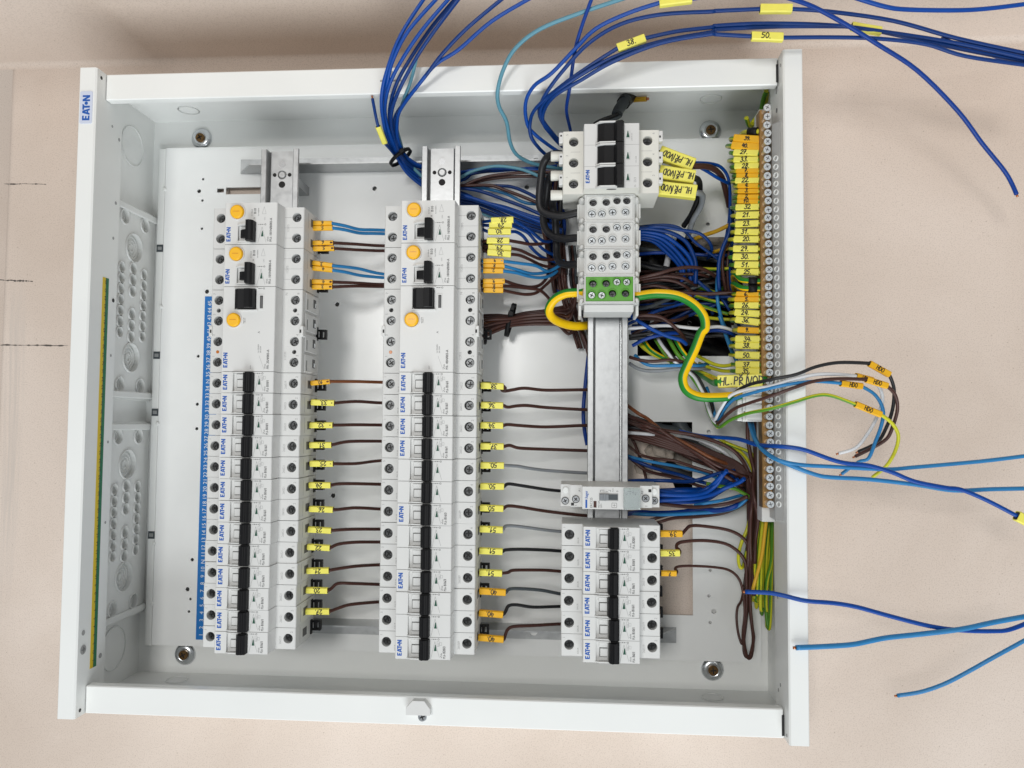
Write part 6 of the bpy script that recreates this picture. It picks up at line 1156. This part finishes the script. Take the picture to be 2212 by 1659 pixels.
tie(e2, 175, 690, 34, 0, (8, 11), 3.8, 'black cable tie half hidden behind the middle row under the brown bundle', 1)

# --- the deep layer of the tangle: loose cores lying in and over the hollow
rg = random.Random(21)
for k in range(34):
    col = ('brown', 'black_cable', 'blue', 'brown', 'navy', 'black_cable', 'slate', 'yg', 'brown')[k % 9]
    x0 = rg.uniform(-60, 240); y0 = rg.uniform(120, 1560); x1 = rg.uniform(1150, 1620); y1 = y0 * .55 + rg.uniform(150, 800) * .6
    w = rg.uniform(8, 30); a = rg.uniform(-90, 110)
    wire(f'{"yellow-green" if col == "yg" else RGBN[col]} core deep in the dark tangle between the terminal blocks and the brass bar', 'cores deep in the dark tangle', col,
         [(x0, y0, w), (x0 * .7 + x1 * .3, y0 * .7 + y1 * .3 + a, w + 6), (x0 * .4 + x1 * .6, y0 * .4 + y1 * .6 + a * .6, w + 3), (x1, y1, w + 8), (x1 + 130, y1 + rg.uniform(-60, 160), w + 4)], g1, r=rg.choice((1.4, 1.6, 1.9)))
for k in range(14):
    col = ('brown', 'black_cable', 'brown', 'navy', 'slate')[k % 5]; x0 = rg.uniform(1040, 1330); d = rg.uniform(-40, 60)
    wire(f'{RGBN[col]} core in the dark mass of cables behind the black link cables', 'cores behind the black link cables', col,
         [(x0 - d, 420, rg.uniform(14, 40)), (x0, 700, rg.uniform(20, 44)), (x0 + d, 1000, rg.uniform(20, 44)), (x0 + d * .4 + 30, 1300, rg.uniform(18, 40)), (x0 + 70, 1600, rg.uniform(16, 34)), (x0 + 120, 1900, 18)], e1, r=rg.choice((1.4, 1.7, 2.0)))
for k in range(12):
    col = ('brown', 'brown', 'blue', 'black_cable')[k % 4]; y0 = rg.uniform(-60, 130)
    wire(f'{RGBN[col]} core in the lower tangle between the relay and the brass bar', 'cores in the lower tangle above the relay', col,
         [(rg.uniform(-80, 60), y0, 20), (350, y0 + rg.uniform(60, 160), rg.uniform(12, 34)), (800, y0 * .6 + rg.uniform(300, 420), rg.uniform(20, 44)), (1250, y0 * .4 + rg.uniform(500, 640), rg.uniform(20, 46)), (1560, rg.uniform(700, 1000), 30)], l1, r=rg.choice((1.4, 1.6)))

for k in range(7):
    x = 1400 + 24 * k; x2 = 1385 + 26 * k; yb = (820, 940, 700, 1000, 860, 1120, 760)[k]
    wire(f'yellow-green earth wire behind the others in the hanging sheaf', 'earth wires at the back of the hanging sheaf', 'yg', [(x + 60, -330, 40), (x + 40, 0, 34 + k), (x + rg.uniform(-10, 20), 350, 28 + 2 * k), (x2, 650, 24 + 2 * k), (x2 + 6, yb, 22), (x2 + 16, yb - 6, 24), (x2 + 22, yb - 120, 30)], f2, r=1.5)
for k in range(7):
    x = 1560 + 14 * k
    wire('brown upright core among those along the brass bar', 'upright brown cores along the brass bar', 'brown', [(-60, -60 + 40 * k, 30), (500, 180 + 26 * k, 44), (1100 + 14 * k, 400 + 26 * k, 48), (x - 110, 560 + 24 * k, 50), (x + rg.uniform(-14, 14), 720, 50), (x + rg.uniform(-20, 20), 1050, 46), (x + 10 + rg.uniform(-20, 20), 1400, 42), (x - 20, 1800, 38)], l1, r=1.6)
for k, y in enumerate((930, 962, 998, 1035, 880, 905)):
    wire('blue core from the relay lying under those that rise together', 'lower blue cores from the relay', 'blue', [(330, y, 40), (480, y + 6, 42), (760, y + 18 - 6 * k, 38 + 2 * k), (1020, y - 20, 38), (1220, y - 130, 40), (1380, y - 230, 38), (1500, y - 290, 32)], l1, r=1.7)
